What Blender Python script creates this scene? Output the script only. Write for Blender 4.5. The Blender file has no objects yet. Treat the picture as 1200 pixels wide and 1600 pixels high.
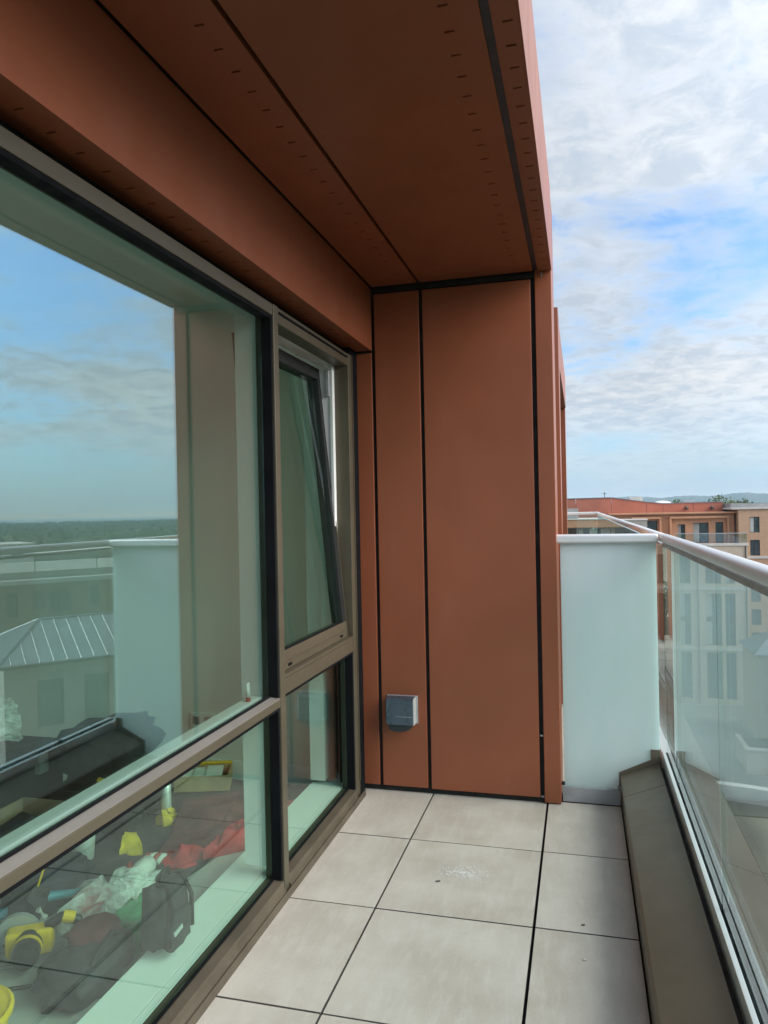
import bpy, bmesh, math, random
from mathutils import Vector, Matrix, noise
R = math.radians
random.seed(7)
sc = bpy.context.scene
col = sc.collection

# ------------------------------------------------------------------ camera
F, YAW, PIT, ROL = 1157.5, .2595, -.0012, .0202
cam = bpy.data.cameras.new('camera'); camo = bpy.data.objects.new('camera', cam); col.objects.link(camo)
s_, c_ = math.sin(YAW), math.cos(YAW)
r_ = Vector((c_, s_, 0)); f0 = Vector((-s_, c_, 0)); u0 = Vector((0, 0, 1))
fw = f0*math.cos(PIT) + u0*math.sin(PIT); up = u0*math.cos(PIT) - f0*math.sin(PIT)
cr = r_*math.cos(ROL) - up*math.sin(ROL); cu = r_*math.sin(ROL) + up*math.cos(ROL)
camo.matrix_world = Matrix(((cr.x, cu.x, -fw.x, 0), (cr.y, cu.y, -fw.y, 0), (cr.z, cu.z, -fw.z, 1.5), (0, 0, 0, 1)))
cam.sensor_fit = 'HORIZONTAL'; cam.sensor_width = 36; cam.lens = 36*F/1200
cam.clip_start = .02; cam.clip_end = 60000
sc.camera = camo

# ------------------------------------------------------------------ sky
SUN_EL, SUN_AZ = R(31), R(100)          # azimuth from +Y towards +X
w = bpy.data.worlds.new('World'); sc.world = w; w.use_nodes = True
nt = w.node_tree; nt.nodes.clear(); N = nt.nodes; L = nt.links
out = N.new('ShaderNodeOutputWorld'); bg = N.new('ShaderNodeBackground'); L.new(bg.outputs[0], out.inputs[0])
bg.inputs[1].default_value = .13
sky = N.new('ShaderNodeTexSky'); sky.sky_type = 'NISHITA'; sky.sun_disc = False
sky.sun_elevation = SUN_EL; sky.sun_rotation = SUN_AZ
sky.air_density = 1.0; sky.dust_density = .6; sky.ozone_density = 1.2
tc = N.new('ShaderNodeTexCoord'); sp = N.new('ShaderNodeSeparateXYZ'); L.new(tc.outputs['Generated'], sp.inputs[0])
def wm(op, a, b=None, clamp=False):
    n = N.new('ShaderNodeMath'); n.operation = op; n.use_clamp = clamp
    for i, v in enumerate((a, b)):
        if v is None: continue
        if isinstance(v, (int, float)): n.inputs[i].default_value = v
        else: L.new(v, n.inputs[i])
    return n.outputs[0]
zc = wm('MAXIMUM', sp.outputs[2], 0.0); den = wm('ADD', zc, .16)
px = wm('DIVIDE', sp.outputs[0], den); py = wm('DIVIDE', sp.outputs[1], den)
cmb = N.new('ShaderNodeCombineXYZ'); L.new(px, cmb.inputs[0]); L.new(py, cmb.inputs[1])
mp = N.new('ShaderNodeMapping'); L.new(cmb.outputs[0], mp.inputs[0]); CLOUD_OFF = (11.2, 1.1, 0.0); mp.inputs['Location'].default_value = CLOUD_OFF
def wnoise(scale, detail, rough, dist=0.0):
    n = N.new('ShaderNodeTexNoise'); n.inputs['Scale'].default_value = scale; n.inputs['Detail'].default_value = detail
    n.inputs['Roughness'].default_value = rough; n.inputs['Distortion'].default_value = dist
    L.new(mp.outputs[0], n.inputs['Vector']); return n.outputs['Fac']
nb = wnoise(.55, 2, .5); n1 = wnoise(1.7, 9, .62, .35); n2 = wnoise(9.0, 10, .66, .4)
cv = wm('ADD', wm('MULTIPLY', nb, .9), wm('MULTIPLY', n1, .75)); cv = wm('ADD', cv, wm('MULTIPLY', n2, .38))
def smooth(x, a, b):
    n = N.new('ShaderNodeMapRange'); n.interpolation_type = 'SMOOTHSTEP'
    n.inputs[1].default_value = a; n.inputs[2].default_value = b; L.new(x, n.inputs[0]); return n.outputs[0]
cover = smooth(cv, .81, 1.07)
cover = wm('MULTIPLY', cover, .93)
# cloud brightness: greyer bellies where the cloud is thick
def mixc(fac, a, b):
    n = N.new('ShaderNodeMix'); n.data_type = 'RGBA'
    if isinstance(fac, (int, float)): n.inputs[0].default_value = fac
    else: L.new(fac, n.inputs[0])
    for i, v in ((6, a), (7, b)):
        if isinstance(v, tuple): n.inputs[i].default_value = (*v, 1)
        else: L.new(v, n.inputs[i])
    return n.outputs[2]
belly = smooth(wm('ADD', wm('MULTIPLY', n2, .75), wm('MULTIPLY', n1, .35)), .44, .68)
cloudc = mixc(belly, (4.0, 4.12, 4.2), (2.75, 3.1, 3.5))
skyb = N.new('ShaderNodeMix'); skyb.data_type = 'RGBA'; skyb.blend_type = 'MULTIPLY'; skyb.inputs[0].default_value = 1
L.new(sky.outputs[0], skyb.inputs[6]); skyb.inputs[7].default_value = (.80, 1.0, 1.18, 1)
# thin veil of moisture that thickens towards the horizon
veil = wm('MULTIPLY', wm('POWER', wm('SUBTRACT', 1.0, zc), 6.0), .92)
sky2 = mixc(veil, skyb.outputs[2], (1.7, 2.6, 3.75))
fade = smooth(zc, .0, .16)
allsky = mixc(wm('MULTIPLY', cover, wm('ADD', wm('MULTIPLY', fade, .8), .2)), sky2, cloudc)
# forward scattering: moist air and cloud grow brighter towards the veiled sun
dt = N.new('ShaderNodeVectorMath'); dt.operation = 'DOT_PRODUCT'; L.new(tc.outputs['Generated'], dt.inputs[0])
dt.inputs[1].default_value = (math.sin(SUN_AZ)*math.cos(SUN_EL), math.cos(SUN_AZ)*math.cos(SUN_EL), math.sin(SUN_EL))
glow = wm('ADD', wm('MULTIPLY', wm('MAXIMUM', dt.outputs['Value'], 0.0), .95), .84)
gm_ = N.new('ShaderNodeVectorMath'); gm_.operation = 'SCALE'; L.new(allsky, gm_.inputs[0]); L.new(glow, gm_.inputs['Scale'])
L.new(gm_.outputs[0], bg.inputs[0])

# ------------------------------------------------------------------ sun (veiled by cloud)
sl = bpy.data.lights.new('sun', 'SUN'); sl.energy = 2.6; sl.angle = R(50); sl.color = (1, .94, .86)
so = bpy.data.objects.new('sun', sl); col.objects.link(so)
sd = Vector((math.sin(SUN_AZ)*math.cos(SUN_EL), math.cos(SUN_AZ)*math.cos(SUN_EL), math.sin(SUN_EL)))
so.rotation_euler = sd.to_track_quat('Z', 'Y').to_euler()

vs = sc.view_settings; vs.view_transform = 'Standard'; vs.look = 'None'; vs.exposure = .9; vs.gamma = 1; vs.use_curve_mapping = False
cy = sc.cycles
cy.use_denoising = True; cy.max_bounces = 8; cy.diffuse_bounces = 4; cy.glossy_bounces = 4; cy.transmission_bounces = 6
cy.transparent_max_bounces = 24; cy.volume_bounces = 0; cy.caustics_reflective = False; cy.caustics_refractive = False
cy.sample_clamp_indirect = 6

# ------------------------------------------------------------------ materials
def mat(name):
    m = bpy.data.materials.new(name); m.use_nodes = True; t = m.node_tree
    return m, t, t.nodes, t.links, t.nodes['Principled BSDF']
def coord(t, kind='Object'):
    return t.nodes.new('ShaderNodeTexCoord').outputs[kind]
def tnoise(t, vec, scale, detail=4, rough=.55, stretch=None):
    if stretch:
        m = t.nodes.new('ShaderNodeMapping'); m.inputs['Scale'].default_value = stretch; t.links.new(vec, m.inputs[0]); vec = m.outputs[0]
    n = t.nodes.new('ShaderNodeTexNoise'); n.inputs['Scale'].default_value = scale; n.inputs['Detail'].default_value = detail
    n.inputs['Roughness'].default_value = rough; t.links.new(vec, n.inputs['Vector']); return n.outputs['Fac']
def tramp(t, x, a, b, va=0.0, vb=1.0):
    n = t.nodes.new('ShaderNodeMapRange'); n.interpolation_type = 'SMOOTHSTEP'
    for i, v in ((1, a), (2, b), (3, va), (4, vb)): n.inputs[i].default_value = v
    t.links.new(x, n.inputs[0]); return n.outputs[0]
def tmix(t, f, a, b):
    n = t.nodes.new('ShaderNodeMix'); n.data_type = 'RGBA'
    if isinstance(f, (int, float)): n.inputs[0].default_value = f
    else: t.links.new(f, n.inputs[0])
    for i, v in ((6, a), (7, b)):
        if isinstance(v, tuple): n.inputs[i].default_value = (*v, 1)
        else: t.links.new(v, n.inputs[i])
    return n.outputs[2]
def tmath(t, op, a, b=0.0, clamp=False):
    n = t.nodes.new('ShaderNodeMath'); n.operation = op; n.use_clamp = clamp
    for i, v in enumerate((a, b)):
        if isinstance(v, (int, float)): n.inputs[i].default_value = v
        else: t.links.new(v, n.inputs[i])
    return n.outputs[0]
def tbump(t, h, strength, dist, bsdf):
    b = t.nodes.new('ShaderNodeBump'); b.inputs['Strength'].default_value = strength; b.inputs['Distance'].default_value = dist
    t.links.new(h, b.inputs['Height']); t.links.new(b.outputs[0], bsdf.inputs['Normal'])
def plain(name, c, rough=.5, metal=0.0, var=.12, scale=6, bump=0.0, bscale=200, stretch=None):
    m, t, n, l, b = mat(name)
    v = coord(t); f = tnoise(t, v, scale, 5, .6, stretch)
    lo = tuple(x*(1-var) for x in c); hi = tuple(min(1, x*(1+var)) for x in c)
    l.new(tmix(t, tramp(t, f, .3, .7), lo, hi), b.inputs['Base Color'])
    l.new(tramp(t, tnoise(t, v, scale*2.3, 4), .3, .7, rough*.88, min(1, rough*1.12)), b.inputs['Roughness'])
    b.inputs['Metallic'].default_value = metal
    if bump: tbump(t, tnoise(t, v, bscale, 3), bump, .002, b)
    return m

M = {}
def clad(name, c):
    m, t, n, l, b = mat(name)
    v = coord(t)
    f = tnoise(t, v, 1.3, 3); g = tnoise(t, v, 9, 6, .7, (1, 1, .35)); d = tnoise(t, v, 60, 3)
    base = tmix(t, tramp(t, f, .3, .7), tuple(x*.90 for x in c), tuple(x*1.09 for x in c))
    base = tmix(t, tramp(t, g, .52, .8, 0, .24), base, (c[0]*1.1+.03, c[1]*1.25+.03, c[2]*1.4+.03))
    l.new(base, b.inputs['Base Color'])
    l.new(tramp(t, g, .3, .75, .34, .46), b.inputs['Roughness'])
    b.inputs['Metallic'].default_value = .1; b.inputs['Specular IOR Level'].default_value = .5
    tbump(t, tmath(t, 'ADD', tmath(t, 'MULTIPLY', f, 1.0), tmath(t, 'MULTIPLY', d, .012)), .3, .02, b)
    return m
M['clad'] = clad('terracotta_cladding', (.292, .085, .037))
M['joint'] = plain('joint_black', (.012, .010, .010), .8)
M['slot'] = plain('slot_dark', (.015, .009, .008), .9)
M['bronze'] = plain('bronze_frame', (.100, .083, .055), .42, .25, .1, 5, .05, 400, (1, .3, 1))
def scuffed():
    m, t, n, l, b = mat('scuffed_bronze'); v = coord(t)
    f = tnoise(t, v, 5, 5); g = tnoise(t, v, 38, 8, .75, (1, .22, 1)); h = tnoise(t, v, 3.0, 3)
    c = tmix(t, tramp(t, f, .3, .7), (.085, .066, .045), (.13, .10, .07))
    c = tmix(t, tmath(t, 'MULTIPLY', tramp(t, g, .62, .72, 0, .75), tramp(t, h, .42, .6)), c, (.45, .42, .38))
    l.new(c, b.inputs['Base Color']); b.inputs['Roughness'].default_value = .5; b.inputs['Metallic'].default_value = .25
    return m
M['bronze_scuffed'] = scuffed()
M['channel_grey'] = plain('joint_channel', (.026, .022, .027), .5)
M['cap_metal'] = plain('pale_bronze_cap', (.27, .24, .215), .45, .3, .06, 4)
M['gasket'] = plain('rubber_gasket', (.004, .0045, .0055), .85); M['gasket'].node_tree.nodes['Principled BSDF'].inputs['Specular IOR Level'].default_value = .15
M['dark_sash'] = plain('dark_sash', (.009, .010, .010), .6)
M['coping'] = plain('taupe_coping', (.165, .133, .095), .42, .15, .09, 4, .04, 300)
M['alu'] = plain('brushed_aluminium', (.80, .80, .79), .40, .55, .03, 3)
M['alu_dull'] = plain('dull_aluminium', (.42, .42, .43), .5, .5, .12, 10)
M['white'] = plain('white_paint', (.82, .82, .80), .45, 0, .03, 3)
M['wallpaint'] = plain('room_wall_paint', (.76, .73, .68), .75, 0, .05, 1.2)
M['ceilpaint'] = plain('room_ceiling_paint', (.76, .75, .71), .75, 0, .04, 1.5)
M['roomfloor'] = plain('room_screed', (.47, .47, .45), .6, 0, .16, 2.2)
M['vent'] = plain('grey_vent', (.10, .135, .17), .3, .55, .12, 9)
M['vent_dark'] = plain('vent_inside', (.02, .028, .034), .6)
M['concrete'] = plain('concrete', (.33, .31, .28), .8, 0, .15, .5)

def tilemat():
    m, t, n, l, b = mat('porcelain_tile')
    oi = t.nodes.new('ShaderNodeObjectInfo')
    cv = t.nodes.new('ShaderNodeCombineXYZ'); l.new(tmath(t, 'MULTIPLY', oi.outputs['Random'], 37.0), cv.inputs[0]); l.new(tmath(t, 'MULTIPLY', oi.outputs['Random'], 91.0), cv.inputs[1])
    va = t.nodes.new('ShaderNodeVectorMath'); va.operation = 'ADD'; l.new(coord(t), va.inputs[0]); l.new(cv.outputs[0], va.inputs[1]); v = va.outputs[0]
    f = tnoise(t, v, 3.2, 6, .6); g = tnoise(t, v, 26, 5, .7, (1, .25, 1)); s = tnoise(t, v, 210, 2); d = tnoise(t, v, 5.5, 9, .72); p = tnoise(t, v, 70, 2)
    c = tmix(t, tramp(t, f, .3, .72), (.485, .415, .345), (.61, .54, .465))
    c = tmix(t, tramp(t, g, .42, .75, 0, .5), c, (.67, .61, .55))
    c = tmix(t, tramp(t, s, .60, .72, 0, .55), c, (.33, .295, .25))
    c = tmix(t, tramp(t, d, .60, .76, 0, .5), c, (.74, .73, .70))       # dried mortar smears
    c = tmix(t, tramp(t, d, .40, .26, 0, .35), c, (.42, .36, .30))
    c = tmix(t, tramp(t, p, .79, .80, 0, .5), c, (.10, .085, .07))      # grit
    c = tmix(t, tmath(t, 'MULTIPLY', oi.outputs['Random'], .12), c, (.62, .60, .565))
    l.new(c, b.inputs['Base Color']); l.new(tramp(t, f, .3, .7, .42, .62), b.inputs['Roughness'])
    tbump(t, tmath(t, 'ADD', s, tmath(t, 'MULTIPLY', g, .8)), .25, .0012, b)
    return m
M['tile'] = tilemat()
M['tile_edge'] = plain('grimy_tile_edge', (.15, .13, .11), .9, 0, .3, 20)
M['mortar'] = plain('dried_mortar', (.68, .645, .60), .9, 0, .1, 40)
M['grit'] = plain('grit', (.10, .09, .075), .9, 0, .2, 40)

def glass(name, tint, base_r, gain, rough=0.0, coat=(.95, .985, 1.0)):
    """thin glass sheet: tinted see-through plus Fresnel mirror"""
    m, t, n, l, b = mat(name); n.remove(b)
    o = n['Material Output']; tr = n.new('ShaderNodeBsdfTransparent'); tr.inputs[0].default_value = (*tint, 1)
    g = n.new('ShaderNodeBsdfGlossy'); g.inputs['Roughness'].default_value = rough; g.inputs[0].default_value = (*coat, 1)
    fr = n.new('ShaderNodeFresnel'); fr.inputs[0].default_value = 1.5
    geo = n.new('ShaderNodeNewGeometry')
    # the Fresnel node inverts the index on back faces: feed it a front-facing index either way
    ior = tmath(t, 'SUBTRACT', 1.5, tmath(t, 'MULTIPLY', geo.outputs['Backfacing'], 1.5-1/1.5)); l.new(ior, fr.inputs[0])
    k = tmath(t, 'ADD', tmath(t, 'MULTIPLY', fr.outputs[0], gain), base_r, True)
    mx = n.new('ShaderNodeMixShader'); l.new(k, mx.inputs[0]); l.new(tr.outputs[0], mx.inputs[1]); l.new(g.outputs[0], mx.inputs[2])
    l.new(mx.outputs[0], o.inputs[0]); return m
M['winglass'] = glass('coated_green_glass', (.85, .97, .918), .17, .9, coat=(.86, .965, 1.0))
M['lowglass'] = glass('laminated_lower_glass', (.84, .965, .90), .045, .8)
M['sashglass'] = glass('sash_green_glass', (.72, .90, .815), .03, .6)
def smudge(m, amount):
    t = m.node_tree; n = t.nodes; l = t.links; o = n['Material Output']; src = o.inputs[0].links[0].from_socket
    v = coord(t); f = tmath(t, 'MULTIPLY', tramp(t, tnoise(t, v, 2.2, 7, .7, (1, 1, .45)), .42, .75), tramp(t, tnoise(t, v, 30, 4), .3, .7, .4, 1))
    d = n.new('ShaderNodeBsdfDiffuse'); d.inputs[0].default_value = (.8, .84, .82, 1); mx = n.new('ShaderNodeMixShader')
    l.new(tmath(t, 'MULTIPLY', f, amount), mx.inputs[0]); l.new(src, mx.inputs[1]); l.new(d.outputs[0], mx.inputs[2]); l.new(mx.outputs[0], o.inputs[0])
M['balglass'] = glass('clear_balustrade_glass', (.90, .965, .945), .015, 1.0)
smudge(M['balglass'], .05); smudge(M['winglass'], .008)
M['farglass'] = glass('far_balustrade_glass', (.86, .93, .90), .05, 1.0)
def frosted():
    m, t, n, l, b = mat('frosted_glass')
    o = n['Material Output']
    f = tnoise(t, coord(t), 3.5, 6, .65, (1, 1, .3))
    c = tmix(t, tramp(t, f, .3, .72), (.79, .925, .905), (.88, .97, .96))
    l.new(c, b.inputs['Base Color']); b.inputs['Roughness'].default_value = .28
    tl = n.new('ShaderNodeBsdfTranslucent'); l.new(c, tl.inputs[0])
    mx = n.new('ShaderNodeMixShader'); mx.inputs[0].default_value = .55; l.new(b.outputs[0], mx.inputs[1]); l.new(tl.outputs[0], mx.inputs[2]); l.new(mx.outputs[0], o.inputs[0])
    return m
M['frost'] = frosted()
def plasticbag():
    m, t, n, l, b = mat('clear_plastic'); o = n['Material Output']
    b.inputs['Base Color'].default_value = (.8, .84, .82, 1); b.inputs['Roughness'].default_value = .2
    tr = n.new('ShaderNodeBsdfTransparent'); mx = n.new('ShaderNodeMixShader')
    l.new(tramp(t, tnoise(t, coord(t), 22, 5), .3, .7, .15, .55), mx.inputs[0]); l.new(tr.outputs[0], mx.inputs[1]); l.new(b.outputs[0], mx.inputs[2]); l.new(mx.outputs[0], o.inputs[0])
    return m
M['plastic'] = plasticbag()
def brick(name, c1, c2, mortar, sc_=4.2):
    m, t, n, l, b = mat(name); v = coord(t)
    # wrap the bond round both wall directions: use x+y as the running length
    s = n.new('ShaderNodeSeparateXYZ'); l.new(v, s.inputs[0]); cb = n.new('ShaderNodeCombineXYZ')
    l.new(tmath(t, 'ADD', s.outputs[0], s.outputs[1]), cb.inputs[0]); l.new(s.outputs[2], cb.inputs[1])
    bt = n.new('ShaderNodeTexBrick'); l.new(cb.outputs[0], bt.inputs['Vector']); bt.inputs['Scale'].default_value = sc_
    bt.inputs['Color1'].default_value = (*c1, 1); bt.inputs['Color2'].default_value = (*c2, 1); bt.inputs['Mortar'].default_value = (*mortar, 1)
    bt.inputs['Mortar Size'].default_value = .025; bt.inputs['Brick Width'].default_value = .95; bt.inputs['Row Height'].default_value = .32
    f = tnoise(t, v, .35, 6, .7); g = tnoise(t, v, 2.6, 5, .7, (.5, .5, 1.6))
    c = tmix(t, tramp(t, f, .35, .7, 0, .25), bt.outputs['Color'], tuple(x*.72 for x in c1))
    c = tmix(t, tramp(t, g, .5, .75, 0, .35), c, tuple(min(1, x*1.25) for x in c2))
    l.new(c, b.inputs['Base Color']); b.inputs['Roughness'].default_value = .88
    return m
M['brick_pale'] = brick('pale_brick', (.50, .39, .28), (.58, .47, .35), (.52, .46, .38))
M['brick_tan'] = brick('tan_brick', (.46, .27, .155), (.53, .325, .20), (.48, .36, .26))
M['brick_grey'] = brick('grey_brick', (.31, .285, .25), (.40, .375, .335), (.40, .38, .35))
M['brick_brown'] = brick('brown_brick', (.22, .165, .115), (.28, .21, .15), (.26, .22, .17))
M['orange'] = plain('orange_metal', (.53, .26, .135), .5, .1, .08, .6)
M['redclad'] = plain('red_metal', (.44, .15, .09), .55, .1, .1, .5)
M['stone'] = plain('pale_stone', (.55, .52, .47), .8, 0, .08, 1)
M['farpane'] = plain('far_window_glass', (.10, .135, .14), .05, .35, .35, .5)
M['farframe'] = plain('far_window_frame', (.055, .05, .045), .5)
M['curtain'] = plain('far_curtain', (.45, .45, .42), .8)
M['zinc'] = plain('zinc_roof', (.27, .285, .31), .4, .5, .1, 1.2)
M['roofgrey'] = plain('flat_roof', (.30, .30, .29), .85, 0, .15, .4)
def ground():
    m, t, n, l, b = mat('land'); v = coord(t)
    f = tnoise(t, v, .004, 8, .65); g = tnoise(t, v, .05, 6, .7); h = tnoise(t, v, .0012, 4)
    c = tmix(t, tramp(t, g, .35, .65), (.030, .045, .018), (.075, .088, .035))
    c = tmix(t, tramp(t, f, .55, .68, 0, .7), c, (.15, .14, .075))
    l.new(c, b.inputs['Base Color']); b.inputs['Roughness'].default_value = .95
    return m
M['land'] = ground()
M['court'] = plain('courtyard_paving', (.24, .235, .20), .85, 0, .35, .16)
M['podium'] = plain('podium_roof', (.105, .10, .065), .9, 0, .3, .7)
M['asphalt'] = plain('asphalt', (.05, .05, .052), .85, 0, .2, .6)
def sea():
    m, t, n, l, b = mat('sea_water')
    b.inputs['Base Color'].default_value = (.07, .12, .15, 1); b.inputs['Roughness'].default_value = .35
    tbump(t, tnoise(t, coord(t), .02, 4), .6, 2, b); return m
M['sea'] = sea()
def leafmat(name, a, bcol, sc_):
    m, t, n, l, b = mat(name)
    f = tnoise(t, coord(t), sc_, 5, .65)
    l.new(tmix(t, tramp(t, f, .32, .68), a, bcol), b.inputs['Base Color']); b.inputs['Roughness'].default_value = .75
    return m
M['wood_far'] = leafmat('woodland_leaves', (.018, .036, .014), (.060, .085, .030), .03)
M['leaf'] = leafmat('tree_leaves', (.030, .062, .018), (.085, .125, .040), .25)
M['leaf_dark'] = leafmat('shrub_leaves', (.012, .022, .012), (.07, .085, .055), 9)
M['bark'] = plain('bark', (.09, .065, .045), .9, 0, .3, 3)
def fabric(name, c, var=.25, sc_=14, rough=.8):
    return plain(name, c, rough, 0, var, sc_, .4, 120)
M['fab_grey'] = fabric('charcoal_fabric', (.030, .029, .034))
M['fab_black'] = fabric('black_fabric', (.008, .009, .011))
M['fab_navy'] = fabric('navy_fabric', (.010, .014, .030))
M['fab_red'] = fabric('red_fabric', (.45, .022, .028))
M['fab_maroon'] = fabric('maroon_cloth', (.12, .025, .03))
M['fab_yellow'] = fabric('yellow_cloth', (.72, .50, .02), .15)
M['fab_green'] = fabric('green_bag', (.08, .36, .17), .2)
M['sheet_dark'] = fabric('dark_dust_sheet', (.045, .044, .052), .2, 4)
M['yellow_pl'] = plain('yellow_plastic', (.75, .46, .01), .4)
M['black_pl'] = plain('black_plastic', (.012, .012, .013), .4)
M['teal_pl'] = plain('teal_plastic', (.03, .22, .30), .4)
M['paper'] = plain('paper', (.62, .62, .58), .8)
M['card'] = plain('cardboard', (.30, .21, .135), .85, 0, .15, 10)
M['wood'] = plain('light_wood', (.42, .30, .15), .6, 0, .15, 8, 0, 1, (1, .15, 1))
M['rubber_red'] = plain('red_rubber', (.42, .05, .04), .5)

# ------------------------------------------------------------------ builders
class MB:
    def __init__(s): s.v = []; s.f = []
    def add(s, vs, fs):
        o = len(s.v); s.v += [tuple(p) for p in vs]; s.f += [tuple(i+o for i in f) for f in fs]; return s
    def box(s, x0, x1, y0, y1, z0, z1):
        return s.add([(x0,y0,z0),(x1,y0,z0),(x1,y1,z0),(x0,y1,z0),(x0,y0,z1),(x1,y0,z1),(x1,y1,z1),(x0,y1,z1)],
                     [(0,3,2,1),(4,5,6,7),(0,1,5,4),(1,2,6,5),(2,3,7,6),(3,0,4,7)])
    def obox(s, c, ex, ey, ez):
        c, ex, ey, ez = map(Vector, (c, ex, ey, ez))
        p = [c+ex*a+ey*b+ez*d for d in (-1,1) for a, b in ((-1,-1),(1,-1),(1,1),(-1,1))]
        return s.add(p, [(0,3,2,1),(4,5,6,7),(0,1,5,4),(1,2,6,5),(2,3,7,6),(3,0,4,7)])
    def prism(s, poly, f):
        """poly list of 2D points (counter-clockwise seen from +axis), f(u,v,k) -> 3D for k=0,1"""
        n = len(poly)
        vs = [f(u, v, 0) for u, v in poly] + [f(u, v, 1) for u, v in poly]
        return s.add(vs, [tuple(range(n))[::-1], tuple(range(n, 2*n))] + [(i, (i+1) % n, n+(i+1) % n, n+i) for i in range(n)])
    def tube(s, pts, r, n=8, cap=True):
        pts = [Vector(p) for p in pts]; rs = r if isinstance(r, (list, tuple)) else [r]*len(pts); o = len(s.v)
        ref = Vector((0, 0, 1))
        for i, p in enumerate(pts):
            d = (pts[min(i+1, len(pts)-1)]-pts[max(i-1, 0)]).normalized()
            a = d.cross(ref)
            if a.length < .05: a = d.cross(Vector((1, 0, 0)))
            a.normalize(); b = d.cross(a)
            for k in range(n):
                t = 2*math.pi*k/n; s.v.append(tuple(p+(a*math.cos(t)+b*math.sin(t))*rs[i]))
        for i in range(len(pts)-1):
            for k in range(n): s.f.append((o+i*n+k, o+i*n+(k+1) % n, o+(i+1)*n+(k+1) % n, o+(i+1)*n+k))
        if cap: s.f.append(tuple(o+k for k in range(n))[::-1]); s.f.append(tuple(o+(len(pts)-1)*n+k for k in range(n)))
        return s
    def lathe(s, c, prof, n=20):
        o = len(s.v)
        for r, z in prof:
            for k in range(n): t = 2*math.pi*k/n; s.v.append((c[0]+r*math.cos(t), c[1]+r*math.sin(t), c[2]+z))
        for i in range(len(prof)-1):
            for k in range(n): s.f.append((o+i*n+k, o+i*n+(k+1) % n, o+(i+1)*n+(k+1) % n, o+(i+1)*n+k))
        s.f.append(tuple(o+k for k in range(n))[::-1]); s.f.append(tuple(o+(len(prof)-1)*n+k for k in range(n)))
        return s
    def mesh(s, name):
        m = bpy.data.meshes.new(name); m.from_pydata(s.v, [], s.f); m.validate()
        bm = bmesh.new(); bm.from_mesh(m); bmesh.ops.recalc_face_normals(bm, faces=bm.faces); bm.to_mesh(m); bm.free()
        return m

def obj(name, me, material, parent=None, loc=None, bevel=0, smooth_=False, label=None, cat=None, group=None, kind=None, seg=2):
    if isinstance(me, MB): me = me.mesh(name)
    o = bpy.data.objects.new(name, me); col.objects.link(o)
    if material and not me.materials: me.materials.append(M[material])
    if loc: o.location = loc
    if parent:
        o.parent = parent
        p = parent
        T = Vector((0, 0, 0))
        while p: T += p.location; p = p.parent
        # keep world coordinates: parents are never rotated
        if parent.get('_k') != 1: pass
        o.matrix_parent_inverse = Matrix.Translation(-wloc(parent))
    if bevel:
        b = o.modifiers.new('bevel', 'BEVEL'); b.width = bevel; b.segments = seg; b.limit_method = 'ANGLE'; b.angle_limit = R(35)
    if smooth_:
        for p in me.polygons: p.use_smooth = True
    tag(o, label, cat, group, kind)
    return o
def wloc(o):
    # world translation of an unrotated chain
    t = o.location.copy(); p = o
    if p.parent: t += p.matrix_parent_inverse.translation + wloc(p.parent)
    return t
def tag(o, label=None, cat=None, group=None, kind=None):
    if label: o['label'] = label
    if cat: o['category'] = cat
    if group: o['group'] = group
    if kind: o['kind'] = kind
    return o
def thing(name, label, cat, loc, group=None, kind=None):
    o = bpy.data.objects.new(name, None); col.objects.link(o); o.location = loc; o.empty_display_size = .1
    return tag(o, label, cat, group, kind)

# ================================================================== LARGE STRUCTURE
ZG = -22.0
# ---- land, courtyard, sea
obj('ground', MB().add([(-30000,-30000,ZG-.4),(30000,-30000,ZG-.4),(30000,30000,ZG-.4),(-30000,30000,ZG-.4)], [(0,1,2,3)]), 'land', kind='structure')
obj('courtyard_paving', MB().add([(1.0,6,ZG),(70,6,ZG),(70,94,ZG),(-30,94,ZG),(-30,24,ZG),(1.0,24,ZG)], [(0,1,2,3,4,5)]), 'court', kind='structure')
def seaMesh():
    mb = MB(); a0, a1 = R(-10), R(85); n = 30; vs = []
    for i in range(n+1):
        a = a0+(a1-a0)*i/n
        rr = 3700+260*math.sin(a*9)+160*math.sin(a*23+1) + (9000 if a < R(26) else 0)
        vs += [(math.sin(a)*rr, math.cos(a)*rr, ZG-.05), (math.sin(a)*29000, math.cos(a)*29000, ZG-.05)]
    return mb.add(vs, [(2*i, 2*i+1, 2*i+3, 2*i+2) for i in range(n)])
obj('sea', seaMesh(), 'sea', kind='structure')
# ---- hills on the horizon
def hills(name, a0, a1, dist, depth, hfun, seed, material):
    mb = MB(); na, nd = 220, 14; vs = []
    for i in range(na+1):
        a = a0+(a1-a0)*i/na
        for j in range(nd+1):
            t = j/nd; d = dist+depth*t
            prof = math.sin(math.pi*min(1, t*1.05))**.8 if t < 1 else 0
            h = hfun(a)*prof*(1+.08*noise.noise(Vector((a*60, t*4, seed)))) + (0 if t in (0, 1) else 5*noise.noise(Vector((a*400, t*30, seed))))
            vs.append((math.sin(a)*d, math.cos(a)*d, ZG-.3+max(-.1, h)))
    fs = [(i*(nd+1)+j, (i+1)*(nd+1)+j, (i+1)*(nd+1)+j+1, i*(nd+1)+j+1) for i in range(na) for j in range(nd)]
    return obj(name, mb.add(vs, fs), material, smooth_=True, kind='structure')
hills('hills', R(-14), R(24), 3300, 1500, lambda a: 50+20*max(0, min(1, (math.degrees(a)+1)/5))+4*math.sin(a*40)+4*math.sin(a*95+2), 3.1, 'wood_far')

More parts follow.
